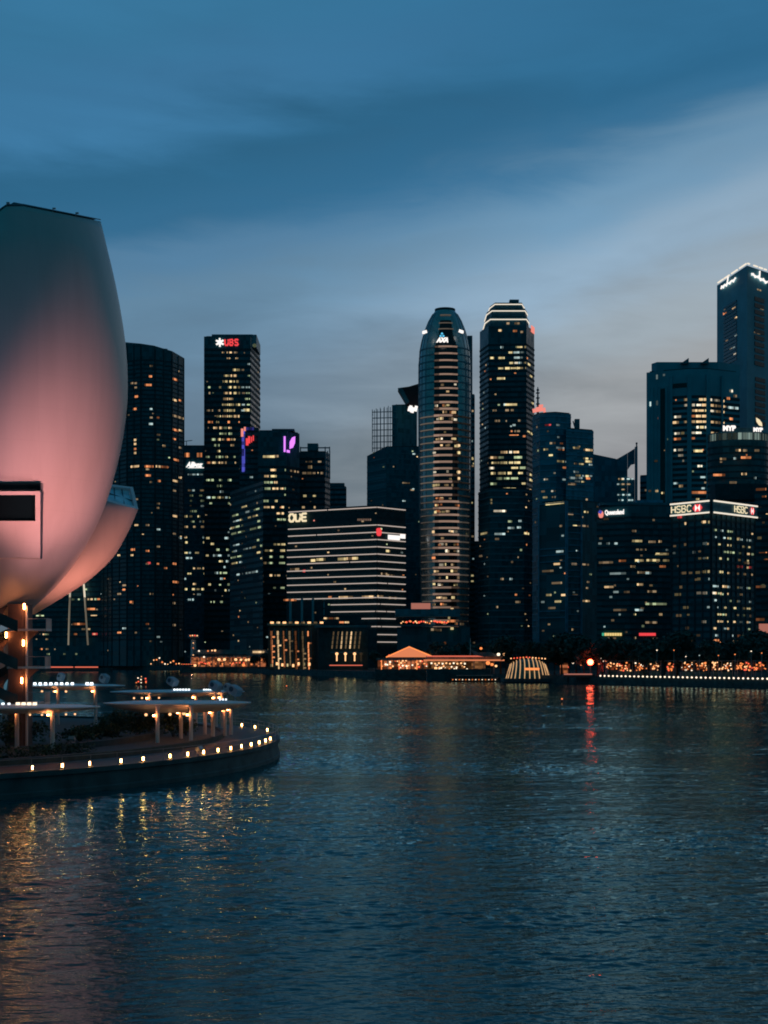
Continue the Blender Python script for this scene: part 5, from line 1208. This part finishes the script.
def island():
    n = 160
    def disc(r): return ring_pts(r, 0, 2 * math.pi, n)[:-1]
    b = MB()
    prof = [(IR + .15, -3), (IR + .15, .35), (IR, .45), (IR - .1, 1.55), (IR + .12, 1.6), (IR + .12, 2.0), (IR - 6.0, 2.02)]
    rings = [[Vector((p.x, p.y, z)) for p in disc(r)] for r, z in prof]
    b.loft(rings[:6], 1, caps=False); b.loft(rings[5:], 0, caps=False); b.build('promenade', [M['deck'], M['quay']])
    tag(bpy.data.objects['promenade'], kind='structure')
    b = MB(); prof = [(IR - 6.0, 1.5), (IR - 6.0, 2.55), (IR - 6.45, 2.6), (IR - 6.5, 2.35), (4, 2.35)]
    b.loft([[Vector((p.x, p.y, z)) for p in disc(r)] for r, z in prof], caps=False)
    b.face([Vector((p.x, p.y, 2.35)) for p in disc(4)]); o = b.build('plaza', M['concrete']); tag(o, kind='structure')
    # bollard lamps
    pts = [(33, 771), (65, 769), (95, 767), (123, 764), (147, 762), (171, 759), (190, 757), (207, 755), (223, 753), (237, 751), (248, 749), (257, 747), (265.6, 745), (271, 743), (276, 741), (269, 732), (257, 729), (241, 727), (200, 722)]
    angs = []
    for x, y in pts:
        d = (CH - 2.0) * F / (y - HZ); v = Vector((X(x, d), d)) - IC; angs.append(math.atan2(v.y, v.x))
    a = min(angs)
    for k in range(1, 8): angs.append(a - k * .062)
    proto = None
    for a in sorted(angs):
        q = IC + Vector((math.cos(a), math.sin(a))) * (IR - .5)
        loc = (q.x, q.y, 2.01)
        if proto is None:
            proto = thing('bollard_lamp', 'short glowing bollard lamp on the curved promenade rim', 'bollard lamp', loc, 'bollard lamps round the promenade rim')
            b = MB(); b.tube([(q.x, q.y, 2.0), (q.x, q.y, 2.12)], .16, 10); b.build('base', M['steel'], proto)
            b = MB(); b.tube([(q.x, q.y, 2.12), (q.x, q.y, 2.41)], .072, 10); b.build('lamp_tube', M['lamp'], proto)
            b = MB(); b.tube([(q.x, q.y, 2.41), (q.x, q.y, 2.46)], .11, 10); b.build('cap', M['steel'], proto)
            tr = tree_of(proto)
        else: dup(proto, loc, tr)
    # railing round the rim: thin posts and two cables
    r = thing('rim_railing', 'thin cable railing along the curved promenade rim', 'railing', (IC.x, IC.y, 2))
    ps = ring_pts(IR - .05, -1.65, 1.5, 120)
    for h in (.55, 1.0): b = MB(); b.tube([(p.x, p.y, 2 + h) for p in ps], .018, 4); b.build('cable', M['steel'], r)
    b = MB()
    for p in ps[::2]: b.tube([(p.x, p.y, 2), (p.x, p.y, 3.02)], .02, 4)
    o = b.build('posts', M['steel'], r); o.name = 'railing_post'; o['kind'] = 'stuff'
    # pavilions
    def pavilion(name, lab, cx, cy, lx, ly, ang, z, cols, lights, rowlamps=(), hoods=(), thick=.55):
        r = thing(name, lab, 'pavilion', (cx, cy, 2.35)); m = Matrix.Rotation(ang, 3, 'Z'); c = Vector((cx, cy, 0))
        def loop(s, zz, dx=0): return [c + m @ Vector((lx * s * (abs(math.cos(t)) ** .85) * (1 if math.cos(t) > 0 else -1) + dx, ly * s * (abs(math.sin(t)) ** 1.25) * (1 if math.sin(t) > 0 else -1), 0)) + Vector((0, 0, zz)) for t in [2 * math.pi * i / 40 for i in range(40)]]
        b = MB(); b.loft([loop(.55, z - thick), loop(.9, z - thick * .45), loop(1, z - .06), loop(1, z + .02), loop(.8, z + .14), loop(.3, z + .22)]); b.build('roof', M['canopy'], r, smooth=False)
        for (px, d) in cols:
            x = X(px, d); b = MB(); b.tube([(x, d, 2.3), (x, d, z - .1)], .2, 12); cb = b.build('column', M['pole_white'], r, smooth=False)
            b = MB(); b.obox((x - .30, d - .34, z - thick - .12), .2, .2, .14); b.build('downlight', M['down'], r)
        for (px, d, s_) in lights:
            b = MB(); b.ball((X(px, d), d, z - thick - .12), s_, n=8, m=5); b.build('ceiling_lamp', M['bulb'], r)
        for (px, d, s_, mk) in rowlamps:
            b = MB(); b.obox((X(px, d), d, z + .28), s_ * 1.3, s_ * 1.3, s_ * 1.3); b.build('roof_lamp', M[mk], r)
        for (px, py, d, w, h, tl) in hoods:
            q = P(px, py, d); ww, hh = w * d / F, h * d / F; rot = Matrix.Rotation(-.5, 3, 'Z') @ Matrix.Rotation(tl, 3, 'Y')
            b = MB(); rs = []
            for e, sc in ((-.5, .9), (-.42, 1), (.42, 1), (.5, .9)):
                rs.append([q + rot @ Vector((ww * .5 * sc * (abs(math.cos(t)) ** .45) * (1 if math.cos(t) > 0 else -1), e * ww * .8, hh * .5 * sc * (abs(math.sin(t)) ** .45) * (1 if math.sin(t) > 0 else -1))) for t in [2 * math.pi * (i + .5) / 20 for i in range(20)]])
            b.loft(rs); hb = b.build('roof_hood', M['hood'], r)
            b = MB(); o0 = q + rot @ Vector((-.12 * ww, -.43 * ww, .1 * hh)); ax = rot @ Vector((0, 1, 0)); b.tube([o0 - ax * .04, o0 + ax * .02], .2 * ww, 12); b.build('hood_opening', M['niche'], hb)
            b = MB(); b.tube([(q.x, q.y, z), (q.x, q.y, q.z - hh * .35)], .07, 6); b.build('hood_stem', M['steel'], hb)
        return r
    # near left canopy
    pavilion('canopy_pavilion', 'nearest low white canopy at the left picture edge on one lit column', X(14, 114), 114.5, 7.6, 3.4, .12, 6.35, [(52.5, 113.2), (17, 117.5)], [(42, 113, .1), (30, 113, .1), (66, 114, .1), (75, 114.4, .1)],
             [(18 + k * 5.6, 113.5, .24, 'bulb_white') for k in range(4)] + [(3, 113.8, .16, 'lamp_white'), (9, 113.8, .14, 'lamp_white')])
    # centre leaf canopy
    pavilion('canopy_pavilion', 'large leaf shaped white canopy on a row of lit columns at the round tip', X(176, 129), 130, 7.6, 4.2, .10, 6.15, [(157.5, 124.5), (191, 126), (213, 131), (205, 138), (225, 136.5), (231, 138), (181, 131)],
             [(170, 127, .16), (146, 126, .16), (184, 129, .2), (160, 134, .16)], [(226 - k * 3, 131.5, .12, 'lamp_white') for k in range(3)],
             [(235, 690.5, 131, 12.5, 9, .5), (227.5, 687.5, 134.5, 7, 8, .55), (215.5, 686, 134.5, 11.5, 9, .5)], thick=.95)
    pavilion('canopy_pavilion', 'far thin white canopy with small white roof lamps behind the leaf shaped canopy', X(176, 152), 153, 8.2, 3.6, .04, 6.65, [(150, 149), (196, 152), (216, 150), (222, 151)], [(134, 149, .13), (142, 149.4, .13), (150, 150, .13), (159, 150, .12)],
             [(174.5 + k * 2.9, 151.3, .15, 'lamp_white') for k in range(6)] + [(204 + k * 2.2, 151.3, .12, 'lamp_white') for k in range(4)], [(172.5, 681.5, 153, 10, 7.5, .5)])
    b_ = pavilion('canopy_pavilion', 'white canopy with nine bright white roof lamps beside the spiral stairs', X(72, 160), 161, 6.6, 3.2, .0, 7.2, [(58, 158), (95.5, 158.5)], [(30, 157.6, .15), (42, 157.6, .15), (54, 157.6, .15), (66, 157.8, .15)],
                  [(29.5 + k * 5.35, 158.7, .24, 'lamp_white') for k in range(9)] + [(87.2, 158.7, .26, 'lamp_white'), (91.6, 158.7, .26, 'lamp_white')], [(61, 677, 161, 6.5, 8, .4), (104.5, 678.5, 161, 8.5, 8.5, .5)])
    # seat wall by the columns and small planters
    b = MB(); ps = ring_pts(IR - 13, -.62, .52, 40)
    for p, q in zip(ps, ps[1:]):
        f = Face(p, q); mm = (p + q) / 2; b.obox((mm.x, mm.y, 2.62), f.len + .02, .8, .54, f.ang)
    o = b.build('seat_wall', M['concrete']); tag(o, 'low curved concrete seat wall inside the promenade ring', 'seat wall')
    # trees and shrubs of the island
    def shrub(name, px, py, d, rx, h, seed, lab, leaves=700, tree=False):
        x = X(px, d); r = thing(name, lab, 'tree' if tree else 'shrub', (x, d, 2.35), 'garden plants on the island')
        b = MB()
        if tree:
            b.tube([(x, d, 2.3), (x + .1, d, 2.3 + h * .5), (x, d + .1, 2.3 + h * .8)], [.16, .11, .05], 7)
            for j in range(4): a = j * 1.6; b.tube([(x + .05, d, 2.3 + h * .4), (x + math.cos(a) * rx * .6, d + math.sin(a) * rx * .6, 2.3 + h * .75)], [.07, .03], 5)
        else:
            for j in range(4): a = j * 1.6; b.tube([(x, d, 2.3), (x + math.cos(a) * rx * .4, d + math.sin(a) * rx * .4, 2.3 + h * .6)], [.05, .02], 5)
        b.build('trunk' if tree else 'stem', M['bark'], r)
        b = MB(); leaf_mesh(b, (x, d, 2.35 + h * (.68 if tree else .5)), rx, h * (.36 if tree else .5), leaves, .16, seed=seed); b.build('crown', M['leaf'], r)
    spots = [(6, 121, 1.6, 3.2, 'bushy shrub under the nearest canopy at the picture edge'), (118, 136, 2.6, 3.3, 'broad dark shrub left of the leaf shaped canopy columns'), (137, 133, 2.0, 3.0, 'rounded shrub behind the first lit column of the leaf canopy'),
             (150, 137, 1.8, 3.2, 'shrub directly behind the leaf canopy, warmly lit from above'), (173, 134, 1.7, 2.9, 'narrow shrub between the two front columns of the leaf canopy'), (186, 136, 1.5, 3.2, 'shrub touching the second front column of the leaf canopy'),
             (100, 130, 2.3, 1.9, 'low wide shrub in front of the canopy with nine lamps'), (80, 127, 2.5, 1.6, 'low spreading shrub right of the nearest canopy'), (30, 124, 2.2, 2.6, 'dark shrub behind the nearest canopy column'), (112, 141, 1.8, 2.6, 'shrub half hidden behind the broad dark one')]
    for i, (px, d, rx, h, lab) in enumerate(spots): shrub('garden_shrub', px, 0, d, rx, h, 40 + i, lab, int(500 * rx))
    b = MB(); ps = ring_pts(IR - 9.5, -1.35, -.55, 60)
    rn = random.Random(5)
    for p in ps:
        for _ in range(60):
            c = Vector((p.x + rn.uniform(-1.2, 1.2), p.y + rn.uniform(-1.2, 1.2), 2.35 + rn.random() ** 1.3 * .9)); a = Vector((rn.gauss(0, 1), rn.gauss(0, 1), rn.gauss(0, .7))).normalized(); t = a.cross(Vector((0, .3, 1))).normalized()
            b.face([c - a * .16, c + t * .09, c + a * .16, c - t * .09])
    o = b.build('ground_cover', M['leaf']); tag(o, kind='stuff')
    # small glowing garden lamp
    museum(); stairs()


PET = [(8, 622), (18, 618), (30, 610), (45, 597), (60, 582), (75, 562), (88, 542), (99, 520), (107, 500), (113, 480), (119, 457), (124, 430), (127, 405), (127.8, 380), (126.4, 350), (123, 325), (118, 295), (112, 268), (106, 243), (100.5, 221)]
PD = 125.0
def petal_sec(y):
    """right silhouette, centre and half width of the big petal at picture row y."""
    tab = sorted(PET, key=lambda p: p[1])
    if y >= 622: xr = 8 - (y - 622)
    elif y <= tab[0][1]: xr = tab[0][0] - (tab[0][1] - y) * .27
    else:
        for (xa, ya), (xb, yb) in zip(tab, tab[1:]):
            if ya <= y <= yb: xr = xa + (xb - xa) * (y - ya) / (yb - ya); break
    s = min(1, max(0, (622 - y) / 240)); xc = -62 + 4 * s
    return X(xr, PD), X(xc, PD), Z(y, PD)


def petal_front(Xw, py):
    y = py
    for _ in range(4):
        yv = petal_front_at(Xw, y); y = HZ - (HZ - py) * yv / PD
    return yv


def petal_front_at(Xw, y):
    xr, xc, z = petal_sec(y); a = xr - xc; u = max(-1, min(1, (Xw - xc) / a)); lean = PD
    return lean - a * .62 * math.sqrt(max(0, 1 - abs(u) ** 2.3))


def museum():
    r = thing('lotus_museum', 'giant white lotus shaped museum lit pink from below at the left edge', 'museum', (-46, 136, 2.35))
    ys = [622, 618, 612, 604, 595, 585, 574, 562, 548, 534, 520, 505, 490, 472, 455, 437, 420, 402, 385, 365, 345, 325, 305, 285, 265]
    N = 56
    def ring(y, top=False):
        xr, xc, z = petal_sec(y); a = xr - xc; pts = []
        for i in range(N):
            t = 2 * math.pi * i / N; cs, sn = math.cos(t), math.sin(t)
            x = xc + a * (abs(cs) ** .9) * (1 if cs >= 0 else -1)
            u = (x - xc) / a
            dep = math.sqrt(max(0, 1 - abs(u) ** 2.3))
            yy = PD - a * .62 * dep if sn < 0 else PD + a * .30 * dep
            zz = z
            if top:
                # slanted roof edge with its highest corner near the picture's left border
                ppx = CX + x / yy * F
                yl = 203.5 + (ppx - 10) * .197 if ppx > 10 else 203.5 + (10 - ppx) * .8 if ppx > -60 else 260
                zt = Z(yl, yy)
                zz = zt
            pts.append(Vector((x, yy, zz)))
        return pts
    b = MB(); rings = [ring(y) for y in ys]; last, top_ = rings[-1], ring(221, True)
    for k in range(1, 7): rings.append([a_.lerp(c_, k / 6) for a_, c_ in zip(last, top_)])
    b.loft(rings, caps=True); o = b.build('petal', M['white_shell'], r, smooth=True)
    for p in o.data.polygons:
        if len(p.vertices) > 4: p.use_smooth = False
    top = rings[-1]; f = [p + Vector((0, 0, .12)) for p in top]
    b = MB(); b.loft([f, [p + Vector((0, 0, .1)) for p in f]]); b.build('roof_rim', M['stone_dark'], o)
    for px in (10, 65, 97):
        xw = X(px, 118); i = min(range(len(top)), key=lambda i: (top[i] - Vector((xw, 118, top[i].z))).length); q = top[i]
        b = MB(); b.tube([q, q + Vector((.05, 0, .3))], .04, 5); b.obox(q + Vector((.15, 0, .32)), .3, .15, .12); b.build('roof_floodlight', M['steel'], o)
    # square window finger standing proud of the big petal
    def sp(px, py, proud):
        xw = X(px, petal_front(X(px, 115), py)); yv = petal_front(xw, py) - proud; return Vector((px_to_x(px, yv), yv, Z(py, yv)))
    def px_to_x(px, d): return X(px, d)
    xs = [-34, -25, -16, -8, 0, 8, 16, 24, 32, 40.3]; rows = [(484, .9), (491.2, .85), (495, .82), (521, .6), (533, .48), (545, .42), (557.5, .34), (559, -.1)]
    grid = [[sp(x, y, pr) for x in xs] for y, pr in rows]
    b = MB(); W = len(xs)
    xi = 35
    for k in range(len(rows) - 1):
        if k in (0, 2): continue
        for i in range(W - 1): b.face([grid[k + 1][i], grid[k + 1][i + 1], grid[k][i + 1], grid[k][i]])
    # jambs of the dark opening
    jl = [sp(35.3, y, pr) for y, pr in rows[2:4]]; b.face([jl[1], grid[3][-1], grid[2][-1], jl[0]])
    fing = b.build('window_box', M['white_shell'], r, smooth=False)
    b = MB()
    for x in (40.3,):
        for k in range(1, len(rows) - 1):
            a0, a1 = grid[k][-1], grid[k + 1][-1]
            b.face([a1, a1 + Vector((.0, rows[k + 1][1] + .4, 0)), a0 + Vector((0, rows[k][1] + .4, 0)), a0])
    b.build('box_side_shade', M['niche'], fing)  # side face in shadow, its shade put into the dark colour
    b = MB(); i0 = [sp(x, 482.6, .12) for x in xs]; i1 = [sp(x, 491.6, .12) for x in xs]
    for i in range(W - 1): b.face([i1[i], i1[i + 1], i0[i + 1], i0[i]])
    b.face([i1[-1], i1[-1] + Vector((0, .6, 0)), i0[-1] + Vector((0, .6, 0)), i0[-1]])
    b.build('upper_recess_shade', M['dark_glass'], fing)  # dark sheet stands for the shade of a recess
    b = MB(); g0 = [sp(min(x, 36), 494.6, .25) for x in xs]; g1 = [sp(min(x, 36), 521.6, .25) for x in xs]
    for i in range(W - 1): b.face([g1[i], g1[i + 1], g0[i + 1], g0[i]])
    b.build('window', M['dark_glass'], fing)
    # second, lower petal pointing right with a skylight in its end
    D0, D1 = 131.0, 135.0
    A, B_, C_, D_ = P(104, 483.5, 139.6), P(133, 487, 140.2), P(138.3, 509, 136.5), P(103, 499.5, 134.8)
    keel = [(30, 614.5), (47, 606.7), (65, 596), (86, 582.5), (104, 567), (117, 552), (130, 528.5), (138.3, 509)]
    inner = [(26, 606), (33, 590), (44, 572), (58, 555), (72, 540), (84, 525), (95, 511), (103, 499.5)]
    def dense(c):
        out_ = []
        for i in range(len(c) - 1):
            q0, q1, q2_, q3 = c[max(i - 1, 0)], c[i], c[i + 1], c[min(i + 2, len(c) - 1)]
            for k in range(4):
                u = k / 4; out_.append(tuple(.5 * (2 * b1 + (c1 - a1) * u + (2 * a1 - 5 * b1 + 4 * c1 - d1) * u * u + (3 * b1 - a1 - 3 * c1 + d1) * u ** 3) for a1, b1, c1, d1 in zip(q0, q1, q2_, q3)))
        return out_ + [c[-1]]
    keel, inner = dense(keel), dense(inner)
    rings2 = []
    n = len(keel)
    for k in range(n):
        t = k / (n - 1)
        Ck = P(*keel[k], 133 + 3.5 * t); Dk = P(*inner[k], 131 + 3.8 * t)
        up = 1 - (1 - t) ** 2
        Bk = Ck.lerp(P(keel[k][0] - 5, keel[k][1] - 18, 138 + 2.2 * t), up) if k < n - 1 else B_
        Ak = Dk.lerp(P(inner[k][0] - 1, inner[k][1] - 16, 137 + 2.6 * t), up) if k < n - 1 else A
        if k == 0: Bk = Ck + Vector((0, 2, .4)); Ak = Dk + Vector((0, 2, .2))
        out = Vector((.25, -1, -.25)) * (1.5 * math.sin(math.pi * (.15 + .6 * (1 - t))))
        def q2(p, q, bul): return [p.lerp(q, s_) + bul * (4 * s_ * (1 - s_)) for s_ in (0, .2, .4, .6, .8)]
        ringk = q2(Dk, Ck, out) + q2(Ck, Bk, Vector((.35, 0, -.1)) * (1 - t)) + q2(Bk, Ak, Vector((0, .5, .2)) * (1 - t)) + q2(Ak, Dk, Vector((-.3, 0, 0)) * (1 - t))
        rings2.append(ringk)
    b = MB(); b.loft(rings2, caps=False); b.face(list(reversed(rings2[0]))); o2 = b.build('petal', M['white_shell'], r, smooth=True)
    E_ = rings2[-1]; cen = sum(E_, Vector()) / len(E_); nrm = (C_ - D_).cross(A - D_).normalized()
    if nrm.y > 0: nrm = -nrm
    inn = [cen + (p - cen) * .8 for p in E_]
    b = MB(); m_ = len(E_)
    for i in range(m_):
        j = (i + 1) % m_; b.face([E_[i], E_[j], inn[j], inn[i]])
        b.face([inn[i], inn[j], inn[j] - nrm * .5, inn[i] - nrm * .5])
    b.build('window_frame', M['shell_edge_lit'], o2)
    b = MB(); b.face([p - nrm * .3 for p in inn]); sk = b.build('skylight', M['sky_glass'], o2)
    b = MB()
    for s_ in (.33, .66): b.tube([inn[0].lerp(inn[5], s_) - nrm * .22, inn[15].lerp(inn[10], s_) - nrm * .22], .05, 4)
    b.tube([inn[17] - nrm * .22, inn[7] - nrm * .22], .07, 4); b.build('glazing_bar', M['niche'], sk)
    # hub under the petals, third petal stub and the ring of lattice legs (mostly outside the frame)
    b = MB(); b.ball((X(-52, 136), 136, Z(606, 136)), 8.2, 5.4, 2.9, 28, 12); b.build('lower_bowl', M['white_shell'], r, smooth=True)
    b = MB()
    for k in range(8):
        a = k * math.pi / 4; x0, y0 = -46.5 + 4.5 * math.cos(a), 137 + 4.5 * math.sin(a)
        b.tube([(x0, y0, 2.3), (-46.5 + 7 * math.cos(a + .5), 137 + 5 * math.sin(a + .5), 15.2)], .3, 8)
    b.build('lattice_leg', M['steel'], r)
    # floodlights
    def flood(loc, aim, energy, col, ang, size, lab, blend=1.0):
        fr = thing('floodlight', lab, 'floodlight', loc); v = Vector(loc)
        dr = (Vector(aim) - v).normalized(); rot = dr.to_track_quat('-Z', 'Y')
        b = MB(); b.obox(v + Vector((0, 0, .2)), .5, .5, .1); b.tube([v, v + Vector((0, 0, .45))], .05, 6); b.build('base', M['steel'], fr)
        b = MB(); b.obox(v + Vector((0, 0, .6)), .6, .45, .35, rot=rot.to_matrix()); b.build('housing', M['steel'], fr)
        l = bpy.data.lights.new('flood_beam', 'SPOT'); l.energy = energy; l.color = col; l.spot_size = R(ang); l.spot_blend = blend; l.shadow_soft_size = size
        lo = bpy.data.objects.new('flood_beam', l); COL.objects.link(lo); lo.parent = fr; lo.location = Vector((0, 0, .75)) + dr * .5; lo.rotation_euler = rot.to_euler()
    flood((-32.0, 93.6, 2.05), P(66, 490, 116), 64000, (1, .345, .31), 32, .6, 'big pink floodlight on the promenade rim aimed at the large petal')
    flood((-16.6, 112.4, 2.05), P(74, 540, 118), 15000, (1, .40, .40), 41, .6, 'added soft pink fill light on the promenade rim nearest the round tip')  # fill added to brighten the petal's right side and bottom
    flood((-37.0, 90.4, 2.05), P(16, 420, 114), 5200, (.75, .62, 1), 28, .6, 'mauve floodlight on the promenade rim beside the big pink one')
    flood((X(72, 121), 121, 2.4), P(108, 548, 133), 28000, (1, .31, .22), 50, .4, 'orange floodlight on the plaza below the pointing petal')
    flood((X(-30, 120), 120, 2.4), P(-18, 618, 131), 3000, (1, .36, .10), 70, .4, 'orange floodlight below the museum bowl')


def stairs():
    d = 121.0; cx, cy = X(17, d), d
    r = thing('spiral_staircase', 'concrete stair tower with spiral flights, landings and warm wall lamps under the museum', 'staircase', (cx, cy, 2.35))
    ztop = Z(604, d)
    b = MB(); b.prism([Vector((X(6, d), d + 1.6)), Vector((X(8, d), d)), Vector((X(24, d), d - .6)), Vector((X(27.3, d), d - .2)), Vector((X(27.3, d), d + 1.8))], 2.3, ztop); b.build('core', M['core'], r)
    b = MB(); b.obox((X(27.8, d), d - .35, (2.3 + Z(606, d)) / 2), .16, .3, Z(606, d) - 2.3); b.build('edge_post', M['pole_white'], r)
    # landings
    for i, (y, xr) in enumerate(((630, 49), (667.5, 48), (703, 47.5))):
        dd = d - .7; z = Z(y, dd); x0, x1 = X(10, dd), X(xr, dd)
        b = MB(); b.obox(((x0 + x1) / 2, dd, z), x1 - x0, 2.0, .2); L_ = b.build('landing', M['pole_white'], r)
        b = MB(); b.obox((x1 - .03, dd, z + .6), .06, 1.9, 1.0); b.tube([(X(29, dd), dd - .95, z + 1.05), (x1, dd - .95, z + 1.05), (x1, dd + .95, z + 1.05)], .03, 5); b.tube([(x1 - .03, dd - .95, z), (x1 - .03, dd - .95, z + 1.05)], .03, 5); b.build('landing_rail', M['steel'], L_)
        b = MB(); b.loft([[(X(28.5, dd), dd + e, z - .1), (X(40, dd), dd + e, z - .1), (X(31, dd), dd + e, z - .85), (X(28.5, dd), dd + e, z - 1.25)] for e in (-.1, .1)]); b.build('bracket', M['core'], L_)
    # curved flights sweeping round the left of the core, each ends on a landing
    for (ya, yb) in ((594, 630), (630, 667.5), (667.5, 703)):
        za, zb = Z(ya, d), Z(yb, d); rings = []; rail = []; N = 22
        for i in range(N + 1):
            t = i / N; ang = math.pi * (1.6 - 1.1 * (1 - t)); z = za + (zb - za) * t
            ct, st = math.cos(ang), math.sin(ang)
            rin, rout = 1.25, 2.35
            pin = Vector((cx + rin * ct, cy + rin * st, z)); po = Vector((cx + rout * ct, cy + rout * st, z))
            rings.append([pin + Vector((0, 0, -.12)), po + Vector((0, 0, -.12)), po + Vector((0, 0, .05)), pin + Vector((0, 0, .05))])
            rail.append([po + Vector((ct * .0, st * .0, -.25)), po + Vector((ct * .06, st * .06, -.25)), po + Vector((ct * .06, st * .06, .85)), po + Vector((0, 0, .85))])
        b = MB(); b.loft(rings); fl = b.build('stair_flight', M['core'], r)
        b = MB(); b.loft(rail); b.build('balustrade', M['concrete'], fl)
    for (x, y) in ((24.2, 606.5), (23.3, 643), (21.8, 680.5), (6.2, 635)):
        dd = d - .95 if x > 10 else d - .1
        q = P(x, y, dd)
        b = MB(); b.tube([(q.x, q.y, q.z - .28), (q.x, q.y, q.z + .28)], .085, 8); b.build('wall_lamp', M['down'], r)
    l = bpy.data.lights.new('stair_glow', 'POINT'); l.energy = 60; l.color = (1, .32, .15); l.shadow_soft_size = .2
    lo = bpy.data.objects.new('stair_glow', l); COL.objects.link(lo); lo.parent = r; lo.location = Vector((X(22, d - 2), d - 2, Z(612, d))) - r.location


# ------------------------------------------------------------------ build
build_materials()
world()
ground()
skyline()
far_trees()
waterfront()
island()
